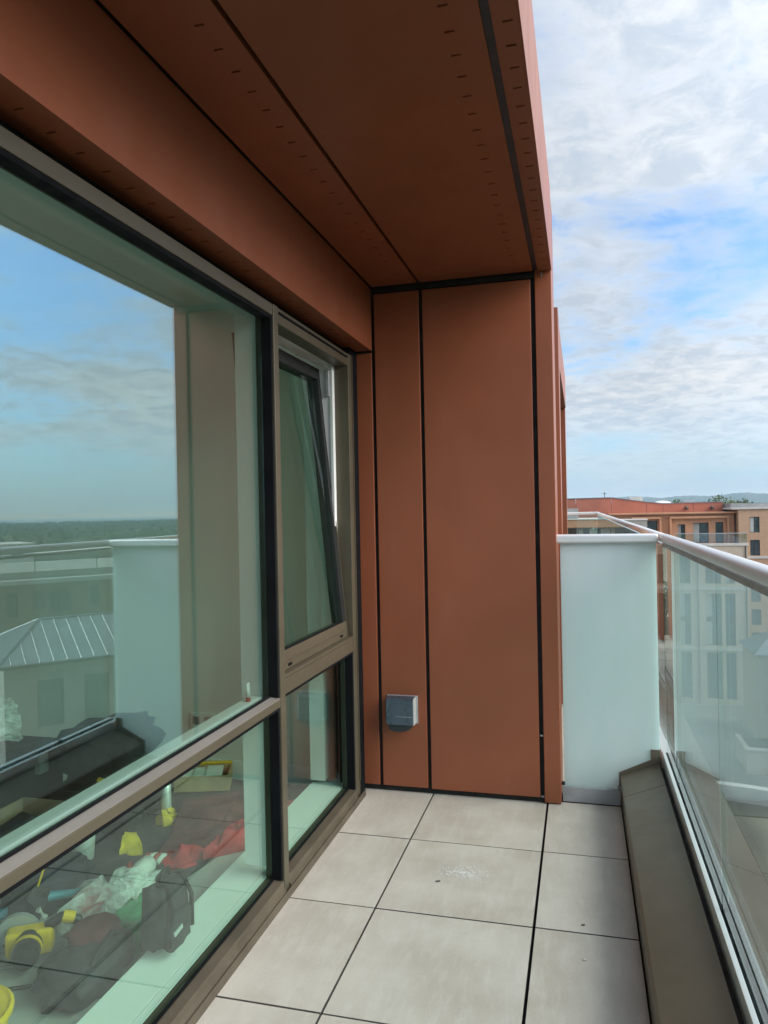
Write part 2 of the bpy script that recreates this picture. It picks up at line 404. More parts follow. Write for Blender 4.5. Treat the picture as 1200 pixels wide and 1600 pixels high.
# ---- far woodland (a mass nobody could count)
def crown_lump(rad, seed, sub=1):
    bm = bmesh.new(); bmesh.ops.create_icosphere(bm, subdivisions=sub, radius=1)
    for v in bm.verts:
        k = 1+.35*noise.noise(v.co*1.7+Vector((seed, 0, 0))); v.co = Vector((v.co.x*rad*k, v.co.y*rad*k, v.co.z*rad*.8*k))
    vs = [v.co.copy() for v in bm.verts]; fs = [tuple(v.index for v in f.verts) for f in bm.faces]; bm.free(); return vs, fs
def woodland(name, label, n, a0, a1, d0, d1, seed):
    rnd = random.Random(seed); proto = [crown_lump(1, i*3.3, 2 if i < 3 else 1) for i in range(6)]
    mb = MB()
    for i in range(n):
        a = a0+(a1-a0)*rnd.random(); d = d0*(d1/d0)**rnd.random()
        s = rnd.uniform(3.6, 6.6); hz = rnd.uniform(.9, 1.5); h = rnd.uniform(.5, 1.0)
        vs, fs = proto[rnd.randrange(6)] if d < 500 else proto[3+rnd.randrange(3)]
        c = Vector((math.sin(a)*d, math.cos(a)*d, ZG+s*h))
        mb.add([c+Vector((v.x*s, v.y*s, v.z*s*hz)) for v in vs], fs)
    return obj(name, mb, 'wood_far', label=label, cat='woodland', kind='stuff')
woodland('woodland', 'dark green woodland running out to the sea horizon, mirrored in the window', 7000, R(30), R(60), 150, 3300, 5)
woodland('tree_belt', 'dark belt of trees at the foot of the far hills', 1500, R(-10), R(22), 420, 2600, 9)

# ---- generic building front with real openings
def facade(parent, name, material, o, d, width, z0, z1, depth, opens, recess=.22, frame='farframe', pane='farpane', mull=True, curtain=()):
    d = Vector((d[0], d[1], 0)).normalized(); n = Vector((d.y, -d.x, 0)); o = Vector((o[0], o[1], 0))
    def P(u, v, k): return o+d*u-n*k+Vector((0, 0, v))
    us = sorted({0, width, *[a for q in opens for a in q[:2]]}); vs_ = sorted({z0, z1, *[a for q in opens for a in q[2:4]]})
    mb = MB()
    for i in range(len(us)-1):
        for j in range(len(vs_)-1):
            cu_, cv_ = (us[i]+us[i+1])/2, (vs_[j]+vs_[j+1])/2
            if any(q[0] < cu_ < q[1] and q[2] < cv_ < q[3] for q in opens): continue
            mb.add([P(us[i], vs_[j], 0), P(us[i+1], vs_[j], 0), P(us[i+1], vs_[j+1], 0), P(us[i], vs_[j+1], 0)], [(0, 1, 2, 3)])
    for a, b, c, e in [q[:4] for q in opens]:
        r = recess
        mb.add([P(a,c,0),P(b,c,0),P(b,e,0),P(a,e,0),P(a,c,r),P(b,c,r),P(b,e,r),P(a,e,r)], [(0,4,5,1),(1,5,6,2),(2,6,7,3),(3,7,4,0)])
    W, D = width, depth
    mb.add([P(0,z0,0),P(W,z0,0),P(W,z1,0),P(0,z1,0),P(0,z0,D),P(W,z0,D),P(W,z1,D),P(0,z1,D)], [(1,5,6,2),(5,4,7,6),(4,0,3,7),(3,2,6,7),(0,4,5,1)])
    wall = obj(name, mb, material, parent)
    for q, (a, b, c, e) in enumerate([q[:4] for q in opens]):
        r = recess; t = .06; fm = MB()
        def bar(u0_, u1_, v0_, v1_, k0=r-.08, k1=r): fm.add([P(u0_,v0_,k0),P(u1_,v0_,k0),P(u1_,v1_,k0),P(u0_,v1_,k0),P(u0_,v0_,k1),P(u1_,v0_,k1),P(u1_,v1_,k1),P(u0_,v1_,k1)], [(0,1,2,3),(4,7,6,5),(0,4,5,1),(1,5,6,2),(2,6,7,3),(3,7,4,0)])
        bar(a, a+t, c, e); bar(b-t, b, c, e); bar(a+t, b-t, c, c+t); bar(a+t, b-t, e-t, e)
        if mull and b-a > 1.05: bar((a+b)/2-.03, (a+b)/2+.03, c+t, e-t)
        if mull and e-c > 3.5: bar(a+t, b-t, (c+e)/2-.3, (c+e)/2+.3)
        wf = obj('window', fm, frame, parent)
        pm = MB(); k = r-.03
        pm.add([P(a+t,c+t,k),P(b-t,c+t,k),P(b-t,e-t,k),P(a+t,e-t,k),P(a+t,c+t,k+.03),P(b-t,c+t,k+.03),P(b-t,e-t,k+.03),P(a+t,e-t,k+.03)], [(0,1,2,3),(4,7,6,5),(0,4,5,1),(1,5,6,2),(2,6,7,3),(3,7,4,0)])
        obj('pane', pm, pane, wf)
        if q in curtain:
            cm = MB(); k = r-.045; x1 = a+t+(b-a)*.38
            cm.add([P(a+t,c+t,k),P(x1,c+t,k),P(x1,e-t,k),P(a+t,e-t,k),P(a+t,c+t,k+.01),P(x1,c+t,k+.01),P(x1,e-t,k+.01),P(a+t,e-t,k+.01)], [(0,1,2,3),(4,7,6,5),(0,4,5,1),(1,5,6,2),(2,6,7,3),(3,7,4,0)])
            obj('blind', cm, 'curtain', wf)
    return wall

# ---- facing apartment building, straight ahead beyond the balustrade
ab = thing('apartment_building', 'terracotta topped apartment block with pale brick lower floors, facing the balcony', 'building', (10, 94, ZG))
cols_ = [(11.2, 12.4), (14.05, 15.75), (16.15, 17.25), (5.2, 6.4), (7.9, 9.5)]
opens = []
for a, b in cols_:
    for c, e in ((-21.4, -15.9), (-15.1, -8.95), (-7.8, -4.35)): opens.append((a-2, b-2, c, e))
facade(ab, 'brick_wall', 'brick_pale', (2, 94), (1, 0), 16.7, ZG, -3.25, 14, opens, .45, curtain=(1, 4, 8))
for z in (-15.5, -8.4, -3.2): obj('stone_band', MB().box(1.9, 18.76, 93.9, 93.998 if z > -3.3 else 93.998, z-.16, z+.16), 'stone', ab)
facade(ab, 'penthouse_wall', 'orange', (3.6, 96.8), (1, 0), 14.2, -3.25, .42, 11, [(7.85, 8.7, -3.15, -.85), (9.6, 11.35, -3.15, -.68), (12.1, 13.0, -3.15, -.64), (2.7, 3.9, -3.1, -.35), (4.3, 5.5, -3.1, -.35)], .5, curtain=(0, 1))
for x0, x1 in ((10.45, 17.15), (6.05, 9.5)):                          # projecting metal surrounds of the recessed bays
    fm = MB(); fm.box(x0, x0+.22, 96.2, 96.798, -3.2, -.16); fm.box(x1-.22, x1, 96.2, 96.798, -3.2, -.16); fm.box(x0, x1, 96.18, 96.798, -.158, .12)
    obj('bay_surround', fm, 'orange', ab, bevel=.03)
obj('cornice', MB().box(3.4, 18.0, 96.1, 108, .425, .6), 'orange', ab)
def wedge(x0, x1, za0, za1, zb, y0, y1): return MB().add([(x0,y0,zb),(x1,y0,zb),(x1,y1,zb),(x0,y1,zb),(x0,y0,za0),(x1,y0,za1),(x1,y1,za1),(x0,y1,za0)], [(0,3,2,1),(4,5,6,7),(0,1,5,4),(1,2,6,5),(2,3,7,6),(3,0,4,7)])
xs = [-14, -9.5, -5, -.6, 3.9, 8.2, 10.2, 13.8, 17.3]; zs_ = [2.45, 2.5, 2.55, 2.6, 2.62, 1.95, 1.72, 1.76, 1.78]
for i in range(len(xs)-1):
    obj('roof_panel', wedge(xs[i]+.02, xs[i+1]-.02, zs_[i], zs_[i+1], .05 if xs[i] < 3 else .602, 101+.0*i, 101.3), 'redclad', ab)
obj('roof_deck', wedge(-14, 17.3, 2.3, 1.55, -.02, 101.32, 116), 'roofgrey', ab)
for i in range(len(xs)-1): obj('parapet_cap', wedge(xs[i], xs[i+1], zs_[i]+.09, zs_[i+1]+.09, min(zs_[i], zs_[i+1])+.003, 100.9, 101.5) if 0 else MB().add([(xs[i],100.9,zs_[i]+.004),(xs[i+1],100.9,zs_[i+1]+.004),(xs[i+1],101.5,zs_[i+1]+.004),(xs[i],101.5,zs_[i]+.004),(xs[i],100.9,zs_[i]+.1),(xs[i+1],100.9,zs_[i+1]+.1),(xs[i+1],101.5,zs_[i+1]+.1),(xs[i],101.5,zs_[i]+.1)], [(0,3,2,1),(4,5,6,7),(0,1,5,4),(1,2,6,5),(2,3,7,6),(3,0,4,7)]), 'zinc', ab)
for x in (13.0, 16.0):                                                 # small wall lamps / vents on the red storey
    obj('wall_vent', MB().lathe((x, 100.8, .9), [(.05, 0), (.22, .02), (.25, .25), (.12, .42), (.03, .45)], 10), 'farframe', ab)
obj('antenna_mast', MB().tube([(3.2, 106, 1.5), (3.2, 106, 3.5)], .05, 6).tube([(2.9, 106, 3.3), (3.5, 106, 3.3)], .03, 5), 'farframe', ab)
obj('roof_unit', MB().box(6.4, 8.1, 106, 108, 1.4, 2.75).box(6.6, 7.9, 105.9, 105.995, 1.7, 2.5), 'stone', ab, bevel=.03)
obj('roof_dome', MB().lathe((10.6, 106, 1.3), [(1.5, 0), (1.45, .3), (1.1, .62), (.5, .8), (.05, .84)], 16), 'white', ab, smooth_=True)
obj('roof_unit', MB().box(13.4, 14.8, 107, 108.5, 1.4, 2.15), 'alu_dull', ab, bevel=.03)
obj('downpipe', MB().tube([(13.2, 93.93, ZG+.1), (13.2, 93.93, -3.4)], .06, 6), 'farframe', ab)
obj('downpipe', MB().tube([(18.45, 93.93, ZG+.1), (18.45, 93.93, -3.4)], .06, 6), 'farframe', ab)
bg_ = obj('roof_terrace_glass', MB().box(10.8, 18.62, 94.15, 94.18, -3.0, -1.95), 'farglass', ab)
obj('terrace_rail', MB().box(10.8, 18.66, 94.12, 94.21, -1.945, -1.86), 'alu_dull', bg_)
obj('terrace_glass_return', MB().box(18.59, 18.62, 94.2, 96.7, -3.0, -1.95), 'farglass', ab)

wg = thing('brick_wing', 'tan brick wing with small square windows, right of the terracotta topped block', 'building', (30, 96, ZG))
opens = []
for k in range(7):
    z = -.04-2.72*k
    for x in (19.2, 23.2, 26.4, 30.6, 34): opens.append((x-18, x+1.05-18, z-1.85, z))
facade(wg, 'brick_wall', 'brick_tan', (18, 95.3), (1, 0), 22, ZG, .86, 14, opens, .2, curtain=(0, 7, 13))
obj('parapet', wedge(17.45, 40, 1.62, 1.0, 1.09, 97, 109), 'roofgrey', wg)
obj('parapet_band', MB().box(17.2, 40.1, 95.1, 109.4, .863, 1.087), 'stone', wg)
obj('stone_band', MB().box(18.78, 40.05, 95.2, 95.298, -4.95, -4.66), 'stone', wg)

lb = thing('glazed_penthouse', 'orange banded glazed penthouse at the left end of the facing roofline', 'building', (-4, 84, ZG))
facade(lb, 'lower_wall', 'brick_pale', (-16, 84), (1, 0), 18, ZG, -3.1, 6, [(2+3.2*i, 3.4+3.2*i, -6.2-3*j, -4.3-3*j) for i in range(5) for j in range(5)], .25)
facade(lb, 'glazed_wall', 'brick_grey', (-16, 84.6), (1, 0), 17.2, -3.09, -.75, 5, [(.6, 5.8, -3.0, -.85), (6.2, 11.0, -3.0, -.85), (11.4, 14.0, -3.0, -.85), (14.3, 15.5, -3.0, -.85), (15.7, 16.9, -3.0, -.85)], .4, curtain=(2, 4))
obj('roof_band', MB().box(-16.4, 1.9, 83.6, 92, -.745, .12), 'orange', lb, bevel=.03)
obj('roof_deck', MB().box(-16.5, 2.0, 83.5, 92.1, .123, .2), 'stone', lb)
obj('plant_room', MB().box(-9, -.3, 86, 91, .203, 1.35), 'roofgrey', lb)
gb = thing('grey_brick_block', 'low grey brick stair block between glazed penthouse and terracotta bays', 'building', (4.5, 90, ZG))
facade(gb, 'brick_wall', 'brick_grey', (2.05, 90), (1, 0), 5.3, ZG, -.15, 3.2, [(2.75, 3.2, -2.0, -1.5), (3.6, 4.7, -2.05, -1.5), (1.3, 1.6, -2.0, -1.6)], .15)
obj('coping', MB().box(1.95, 7.45, 89.9, 93.3, -.147, -.02), 'stone', gb)

# ---- houses out to the right, seen mirrored in the window glass
hc = Vector((25.4, 30.6, 0)); h1 = Vector((-.67, .742, 0)); h2 = Vector((.742, .67, 0))
hh = thing('hip_roof_house', 'grey brick house with a standing seam hip roof, mirrored in the window', 'house', (25, 35, ZG))
W1, W2, ZE = 15.0, 8.0, -5.8
opens = [(1.5, 2.75, -9.1, -6.75), (3.75, 5.0, -9.1, -6.75), (7.6, 8.85, -9.1, -6.75), (10.5, 11.75, -9.1, -6.75)] + [(a, a+1.25, -12.6-3.2*k, -10.4-3.2*k) for a in (1.5, 3.75, 7.6, 10.5) for k in range(3)]
# front direction runs right-to-left as seen from the balcony, so start from its far end
fo = hc+h1*W1
facade(hh, 'brick_wall', 'brick_grey', (fo.x, fo.y), (-h1.x, -h1.y), W1, ZG, ZE, W2, [(W1-b, W1-a, c, e) for a, b, c, e in opens], .15, mull=False)
def HP(a, b, z): return hc+h1*a+h2*b+Vector((0, 0, z))
ov = .35
A, B, C_, D_ = HP(-ov, -ov, ZE+.003), HP(W1+ov, -ov, ZE+.003), HP(W1+ov, W2+ov, ZE+.003), HP(-ov, W2+ov, ZE+.003)
E1, E2 = HP(2.2, 4, -4.15), HP(W1-2.2, 4, -4.15)
rf = obj('roof', MB().add([A, B, C_, D_, E1, E2], [(0, 1, 5, 4), (1, 2, 5), (2, 3, 4, 5), (3, 0, 4), (3, 2, 1, 0)]), 'zinc', hh)
def seam(p, q, r=.035):
    obj('roof_seam', MB().tube([p+Vector((0, 0, .02)), q+Vector((0, 0, .02))], r, 4), 'zinc', rf)
for k in range(1, 24):
    a = -ov+(W1+2*ov)*k/24; t = min(1, (a+ov)/(2.2+ov), (W1+ov-a)/(2.2+ov))
    p = HP(a, -ov, ZE+.003); q = p+(HP(a, 4, -4.15)-p)*t; seam(p, q)
for k in range(1, 16):
    b = -ov+(W2+2*ov)*k/16; t = min(1, (b+ov)/(4+ov), (W2+ov-b)/(4+ov))
    p = HP(-ov, b, ZE+.003); q = p+(HP(2.2, b, -4.15)-p)*t; seam(p, q, .05)
for p, q in ((A, E1), (E1, E2), (D_, E1)): seam(p, q, .08)
obj('gutter', MB().tube([A+Vector((0, 0, -.08)), B+Vector((0, 0, -.08))], .09, 8), 'farframe', hh)
dp = HP(5.85, -.1, 0); obj('downpipe', MB().tube([dp+Vector((0, 0, ZG+.1)), dp+Vector((0, 0, ZE-.1))], .07, 8), 'farframe', hh)

fb = thing('flat_roof_block', 'long brown brick block with a pale roof parapet, reflected behind the hip roof house', 'building', (50, 60, ZG))
q0 = Vector((42.14, 48.78, 0)); q1 = Vector((36.74, 55.84, 0)); dd = (q0-q1).normalized(); fo = q1-dd*22
opens = [(24.5-1.2*0, 25.4, -6.3, -4.5)] + [(a, b, c-3.1*k, e-3.1*k) for a, b, c, e in ((27.6, 28.5, -6.0, -4.4), (23.2, 23.9, -6.0, -4.3), (25.4+.1, 27.2, -6.3, -4.4), (29.6, 30.4, -6.4, -4.5), (18, 19.2, -6.2, -4.4), (34, 35.4, -6.2, -4.4), (38, 39.4, -6.2, -4.4)) for k in range(4)]
opens = opens[1:]
facade(fb, 'brick_wall', 'brick_brown', (fo.x, fo.y), (dd.x, dd.y), 46, ZG, -3.85, 16, opens, .2)
nn = Vector((dd.y, -dd.x, 0))
obj('roof_parapet', MB().obox(fo+dd*23-nn*8+Vector((0, 0, -3.67)), dd*23.2, nn*8.2, Vector((0, 0, .175))), 'stone', fb)
obj('roof_terrace', MB().obox(fo+dd*23-nn*9+Vector((0, 0, -3.2)), dd*22.6, nn*7.6, Vector((0, 0, .28))), 'brick_grey', fb)
for k in range(9):
    obj('rail_post', MB().obox(fo+dd*(3+5*k)-nn*1.3+Vector((0, 0, -2.35)), dd*.03, nn*.03, Vector((0, 0, .55))), 'farframe', fb)
obj('rail', MB().obox(fo+dd*23-nn*1.3+Vector((0, 0, -1.76)), dd*22, nn*.035, Vector((0, 0, .03))), 'alu_dull', fb)
wb = thing('white_block', 'small white rendered block with four dark windows, behind the brown block in the reflection', 'building', (62, 76, ZG))
wo = Vector((61.5, 72.5, 0)); facade(wb, 'rendered_wall', 'white', ((wo-dd*2).x, (wo-dd*2).y), (dd.x, dd.y), 8.5, ZG, -1.6, 8, [(1.2, 2.4, -3.2, -2.2), (1.2, 2.4, -5.2, -4.1), (6, 7.2, -3.2, -2.2), (6, 7.2, -5.2, -4.1)], .2)
obj('roof_slab', MB().obox(wo+dd*2.25-nn*4+Vector((0, 0, -1.52)), dd*4.5, nn*4.2, Vector((0, 0, .075))), 'stone', wb)
gr = thing('grey_shed_roof', 'long pale low roof among trees in the reflection', 'building', (75, 105, ZG))
facade(gr, 'wall', 'brick_grey', (66, 112), (.6, -.8), 34, ZG, -4.2, 14, [(2+4*i, 4+4*i, -7, -5) for i in range(8)], .2)
obj('roof', MB().obox(Vector((66, 112, -4.02))+Vector((.6, -.8, 0))*17+Vector((.8, .6, 0))*7, Vector((.6, -.8, 0))*17.5, Vector((.8, .6, 0))*7.5, Vector((0, 0, .17))), 'stone', gr)
lh = thing('courtyard_house', 'low pale brick house with grey pitched roof in the courtyard, seen through balustrade glass', 'house', (20, 85, ZG))
facade(lh, 'brick_wall', 'brick_pale', (16.6, 80), (1, 0), 9, ZG, -13.4, 7, [(1.2, 2.3, -16.4, -14.4), (4.2, 5.3, -16.4, -14.4), (1.2, 2.3, -20.5, -18.2), (4.2, 5.3, -20.5, -18.2)], .15)
obj('roof', MB().add([(16.2, 79.6, -13.39), (26, 79.6, -13.39), (26, 87.4, -13.39), (16.2, 87.4, -13.39), (19, 83.5, -11.3), (23.6, 83.5, -11.3)], [(0,1,5,4),(1,2,5),(2,3,4,5),(3,0,4),(3,2,1,0)]), 'zinc', lh)
pw = thing('planter_wall', 'low pale brick planter in the courtyard below the balustrade', 'planter', (17, 72, ZG))
fm = MB(); fm.box(13.5, 21, 70, 70.4, ZG, ZG+2.1); fm.box(13.5, 13.9, 70.402, 75, ZG, ZG+2.1); fm.box(20.6, 21, 70.402, 75, ZG, ZG+2.1)
obj('brick_wall', fm, 'brick_pale', pw); obj('soil', MB().box(13.9, 20.6, 70.4, 75, ZG+1.5, ZG+1.8), 'land', pw)
obj('coping', MB().box(13.4, 21.1, 69.9, 70.5, ZG+2.105, ZG+2.25), 'stone', pw)

# lower podium roof with a curved upstand just beyond the balcony
ro = thing('podium_block', 'lower roof terrace with a curved pale upstand, seen through the balustrade glass', 'roof', (10, 20, ZG))
arc = [(1.2+1.1*k, 28.6-.0*k - .055*(k-1.5)**2 if k > 1 else 28.7) for k in range(18)]
poly = [(1.2, 6)] + [(20, 6)] + [(x, y) for x, y in arc[::-1]]
obj('roof_surface', MB().prism(poly, lambda u, v, k: (u, v, -9.5 if k == 0 else -9.0)), 'podium', ro)
obj('block_wall', MB().prism([(x*.999+.01, y*.999) for x, y in poly], lambda u, v, k: (u, v, ZG if k == 0 else -9.505)), 'brick_pale', ro)
um = MB()
for (x0, y0), (x1, y1) in zip(arc[:-1], arc[1:]):
    um.add([(x0,y0,-8.995),(x1,y1,-8.995),(x1,y1+.35,-8.995),(x0,y0+.35,-8.995),(x0,y0,-8.45),(x1,y1,-8.45),(x1,y1+.35,-8.45),(x0,y0+.35,-8.45)], [(4,5,6,7),(0,1,5,4),(2,3,7,6)])
obj('curved_upstand', um, 'stone', ro)

# ------------------------------------------------------------------ trees
def tree(name, label, x, y, h, rad, seed, group):
    rnd = random.Random(seed); t = thing(name, label, 'tree', (x, y, ZG), group)
    tm = MB(); top = Vector((x+rnd.uniform(-.5, .5), y, ZG+h*.72))
    tm.tube([(x, y, ZG-.4), (x+.1, y, ZG+h*.3), top], [rad*.075, rad*.055, rad*.02], 8)
    cl = []
    for i in range(16):
        a = rnd.uniform(0, 6.28); rr = rad*math.sqrt(rnd.random())*.8; z = ZG+h*rnd.uniform(.45, .95); rr *= 1.15-abs((z-ZG)/h-.62)*1.4
        c = Vector((x+rr*math.cos(a), y+rr*math.sin(a), z)); cl.append((c, rad*rnd.uniform(.28, .45)))
        if i < 7: tm.tube([(x, y, ZG+h*rnd.uniform(.3, .5)), (Vector((x, y, z))+c)/2-Vector((0, 0, .6)), c], [rad*.035, rad*.022, rad*.008], 5)
    obj('trunk', tm, 'bark', t)
    lm = MB()
    for c, r in cl:
        for k in range(230):
            v = Vector((rnd.gauss(0, 1), rnd.gauss(0, 1), rnd.gauss(0, 1))).normalized()*r*rnd.uniform(.55, 1.08); p = c+Vector((v.x, v.y, v.z*.8))
            a = Vector((rnd.gauss(0, 1), rnd.gauss(0, 1), rnd.gauss(0, 1))).normalized(); b = a.orthogonal().normalized(); s = rnd.uniform(.22, .42)
            lm.add([p-a*s, p+b*s*.6, p+a*s, p-b*s*.6], [(0, 1, 2, 3)])
    obj('crown', lm, 'leaf', t)
for i, (x, y, h, r, lab) in enumerate([(26, 168, 24.7, 6.5, 'tallest leafy tree rising behind the facing roofline'), (33, 172, 23.9, 5.8, 'broad leafy tree just right of the tallest one behind the roofline'), (20.5, 175, 24.6, 5, 'leafy tree just left of the tallest one behind the roofline'), (44, 170, 23.0, 5, 'small round tree behind the tan brick wing'), (15, 190, 23.3, 4.2, 'smallest leafy tree peeping over the terracotta roofline')]):
    tree('leafy_tree', lab, x, y, h, r, 20+i, 'trees behind the facing building')

# ================================================================== OUR BUILDING
YW = 3.83           # face of the clad end wall
ZS = 2.694          # soffit
# ---- balcony floor
fl = obj('balcony_floor', MB().box(-1.30, .36, -1.6, 13.2, -.30, -.045), 'joint', kind='structure')
def tile_mesh(w_, l_):
    me = MB().box(-w_/2, w_/2, -l_/2, l_/2, -.02, 0).mesh('tile'); me.materials.append(M['tile']); me.materials.append(M['tile_edge'])
    for p in me.polygons: p.material_index = 0 if abs(p.normal.z) > .5 else 1
    return me
J = .0065
colsx = [(-1.30, -.7835), (-.7765, -.1955), (-.185, .166)]
rows = [(3.293, 3.98)] + [(3.293-.603*(k+1), 3.293-.603*k) for k in range(7)]
cache = {}
for ci, (x0, x1) in enumerate(colsx):
    for ri, (y0, y1) in enumerate(rows):
        if ri == 0 and ci == 2: y1 = 3.872
        if ri == 0 and ci < 2: y1 = 3.98
        w_, l_ = x1-x0, y1-y0-J
        key = (round(w_, 3), round(l_, 3))
        if key not in cache: cache[key] = tile_mesh(w_, l_)
        obj('tile', cache[key], 'tile', fl, loc=((x0+x1)/2, (y0+y1)/2, random.uniform(-.0008, .0008)), bevel=.0008)
# neighbour's end of the terrace
ncx = [(-1.1, -.52), (-.512, .05), (.058, .166)]
for (x0, x1) in ncx:
    for k in range(15):
        y0 = 4.0+.603*k; w_, l_ = x1-x0, .597; key = (round(w_, 3), round(l_, 3))
        if key not in cache: cache[key] = tile_mesh(w_, l_)
        obj('tile', cache[key], 'tile', fl, loc=((x0+x1)/2, y0+.3, random.uniform(-.001, .001)))

# ---- clad end wall
ew = thing('cladding_wall', 'terracotta metal clad end wall of the balcony with dark vertical joints', 'wall', (-.6, YW, 0))
obj('backing', MB().box(-1.32, -.15, YW+.02, 4.14, .0, 3.05), 'joint', ew)
for x0, x1, z0, z1 in ((-1.30, -1.069, .032, 2.350), (-1.051, -.806, .032, 2.662), (-.787, -.226, .030, 2.662)):
    obj('panel', MB().box(x0, x1, YW, YW+.018, z0, z1), 'clad', ew, bevel=.0025)
ep = obj('edge_panel', MB().prism([(-.204, YW-.002), (-.121, YW-.002), (-.121, 4.15), (-.145, 4.15), (-.145, YW+.017), (-.204, YW+.017)], lambda u, v, k: (u, v, .006 if k == 0 else 3.105)), 'clad', ew, bevel=.003)
obj('joint_bracket', MB().box(-.172, -.166, YW-.0045, YW-.0022, 2.667, 2.69), 'alu_dull', ew)
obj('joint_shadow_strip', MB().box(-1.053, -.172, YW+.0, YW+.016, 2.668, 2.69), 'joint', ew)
for z in (.03, .34): obj('joint_clip', MB().box(-.221, -.206, YW+.004, YW+.016, z, z+.006), 'alu_dull', ew)

# ---- canopy soffit
cp = thing('soffit_canopy', 'dark terracotta panelled soffit with rows of short vent slots', 'soffit', (-.6, 1.2, ZS))
def slotted(x0, x1, y0, y1, z, sx, sy, sl_, sw, th=.02):
    """sheet facing down with real slots cut through it"""
    us = sorted({x0, x1, sx-sl_/2, sx+sl_/2}); vs_ = sorted({y0, y1, *[y-sw/2 for y in sy], *[y+sw/2 for y in sy]})
    mb = MB(); hole = lambda u, v: abs(u-sx) < sl_/2 and any(abs(v-y) < sw/2 for y in sy)
    for i in range(len(us)-1):
        for j in range(len(vs_)-1):
            if hole((us[i]+us[i+1])/2, (vs_[j]+vs_[j+1])/2): continue
            mb.add([(us[i],vs_[j],z),(us[i],vs_[j+1],z),(us[i+1],vs_[j+1],z),(us[i+1],vs_[j],z)], [(0, 1, 2, 3)])
    for y in sy:
        a, b, c, d = sx-sl_/2, sx+sl_/2, y-sw/2, y+sw/2
        mb.add([(a,c,z),(b,c,z),(b,d,z),(a,d,z),(a,c,z+th),(b,c,z+th),(b,d,z+th),(a,d,z+th)], [(0,1,5,4),(1,2,6,5),(2,3,7,6),(3,0,4,7)])
    mb.add([(x0,y0,z),(x1,y0,z),(x1,y1,z),(x0,y1,z),(x0,y0,z+th),(x1,y0,z+th),(x1,y1,z+th),(x0,y1,z+th)], [(0,1,5,4),(1,2,6,5),(2,3,7,6),(3,0,4,7)])
    me = bpy.data.meshes.new('panel'); me.from_pydata(mb.v, [], mb.f); return me
slotmesh = MB().box(-.013, .013, -.0037, .0037, 0, .003).mesh('vent_slot')
sy_all = [.938+.1*k for k in range(29)]
def soffit_panel(x0, x1, sx, parent, y0=-1.6, y1=3.806, z=ZS, ys=sy_all, nm='panel'):
    ys = [y for y in ys if y < y1-.05]
    p = obj(nm, slotted(x0, x1, y0, y1, z, sx, ys, .026, .0075), 'clad', parent)
    for y in ys: obj('vent_slot', slotmesh, 'slot', p, loc=(sx, y, z+.017))
    return p
soffit_panel(-1.054, -.808, -.877, cp)
soffit_panel(-.793, -.211, -.294, cp)
soffit_panel(-.187, -.1225, -.150, cp)
obj('backing', MB().box(-1.06, -.128, -1.6, 3.828, ZS+.03, ZS+.09), 'joint', cp)
obj('joint_channel', MB().box(-.2105, -.1875, -1.6, 3.806, ZS+.006, ZS+.029), 'channel_grey', cp)
obj('fascia', MB().box(-.122, -.1185, -1.6, YW-.006, ZS-.001, 3.105), 'clad', cp)
obj('top_sheet', MB().box(-6.2, -.1225, -2.2, 3.82, 3.03, 3.10), 'roofgrey', cp)

# ---- bulkhead over the window
bk = thing('bulkhead_beam', 'terracotta metal bulkhead boxing running above the window', 'bulkhead', (-1.1, 1.2, 2.36))
obj('face_panel', MB().box(-1.0665, -1.0635, -1.6, YW-.008, 2.3575, ZS-.003), 'clad', bk)
soffit_panel(-1.21, -1.067, -1.127, bk, y1=YW-.01, z=2.36, ys=[.913+.1*k for k in range(29)], nm='underside_panel')
obj('backing', MB().box(-1.19, -1.07, -1.6, YW-.01, 2.39, 2.72), 'joint', bk)
obj('light_stop_end', MB().box(-1.19, -.125, -1.64, -1.602, 2.36, 3.028), 'clad', bk)  # unseen end box, added to keep sun from leaking along the cavity

# ---- window wall
XO, XG = -1.14, -1.185
ww = thing('window_wall', 'bronze framed fixed window and tilted sash opening onto the balcony', 'window', (XO, 1.4, 0))
fr = MB()
Y0, YM0, YM1, YJ0, YJ1 = -1.3, 2.671, 2.718, 3.630, 3.700
def mem(mb, y0, y1, z0, z1, xo=XO, xi=-1.215): mb.box(xi, xo, y0, y1, z0, z1)
obj('head', MB().box(-1.215, XO, Y0, YM0-.001, 2.268, 2.312), 'bronze', ww, bevel=.002)
obj('head', MB().box(-1.215, XO-.001, YM1+.001, YJ0-.001, 2.25, 2.312), 'bronze', ww, bevel=.002)
obj('head_trim', MB().box(-1.15, XO+.004, YM1+.012, YJ0-.012, 2.287, 2.296), 'gasket', ww)
obj('mullion', MB().box(-1.215, XO+.003, YM0, YM1, .0, 2.3135), 'bronze', ww, bevel=.003)
obj('jamb', MB().box(-1.215, XO+.001, YJ0, YJ1, .0, 2.3135), 'bronze', ww, bevel=.003)
obj('jamb_trim', MB().box(XO+.0012, XO+.006, YJ0+.052, YJ0+.060, .1, 2.31), 'bronze', ww)
obj('jamb_filler', MB().box(-1.25, XO-.012, YJ1+.001, YW-.002, .0, 2.36), 'gasket', ww)
obj('head_gasket', MB().box(-1.215, XO-.05, Y0, YJ1, 2.313, 2.359), 'gasket', ww)
obj('transom', MB().box(-1.215, XO+.002, Y0, YM0-.001, .748, .7785), 'bronze', ww, bevel=.003)
obj('transom_cap', MB().prism([(XO+.001, .779), (XO+.001, .7815), (XG+.012, .787), (XG-.008, .787), (XG-.008, .779)], lambda u, v, k: (u, Y0 if k == 0 else YM0-.002, v)), 'cap_metal', ww)
obj('transom', MB().box(-1.215, XO+.002, YM1+.001, YJ0-.001, .785, .846), 'bronze', ww, bevel=.003)
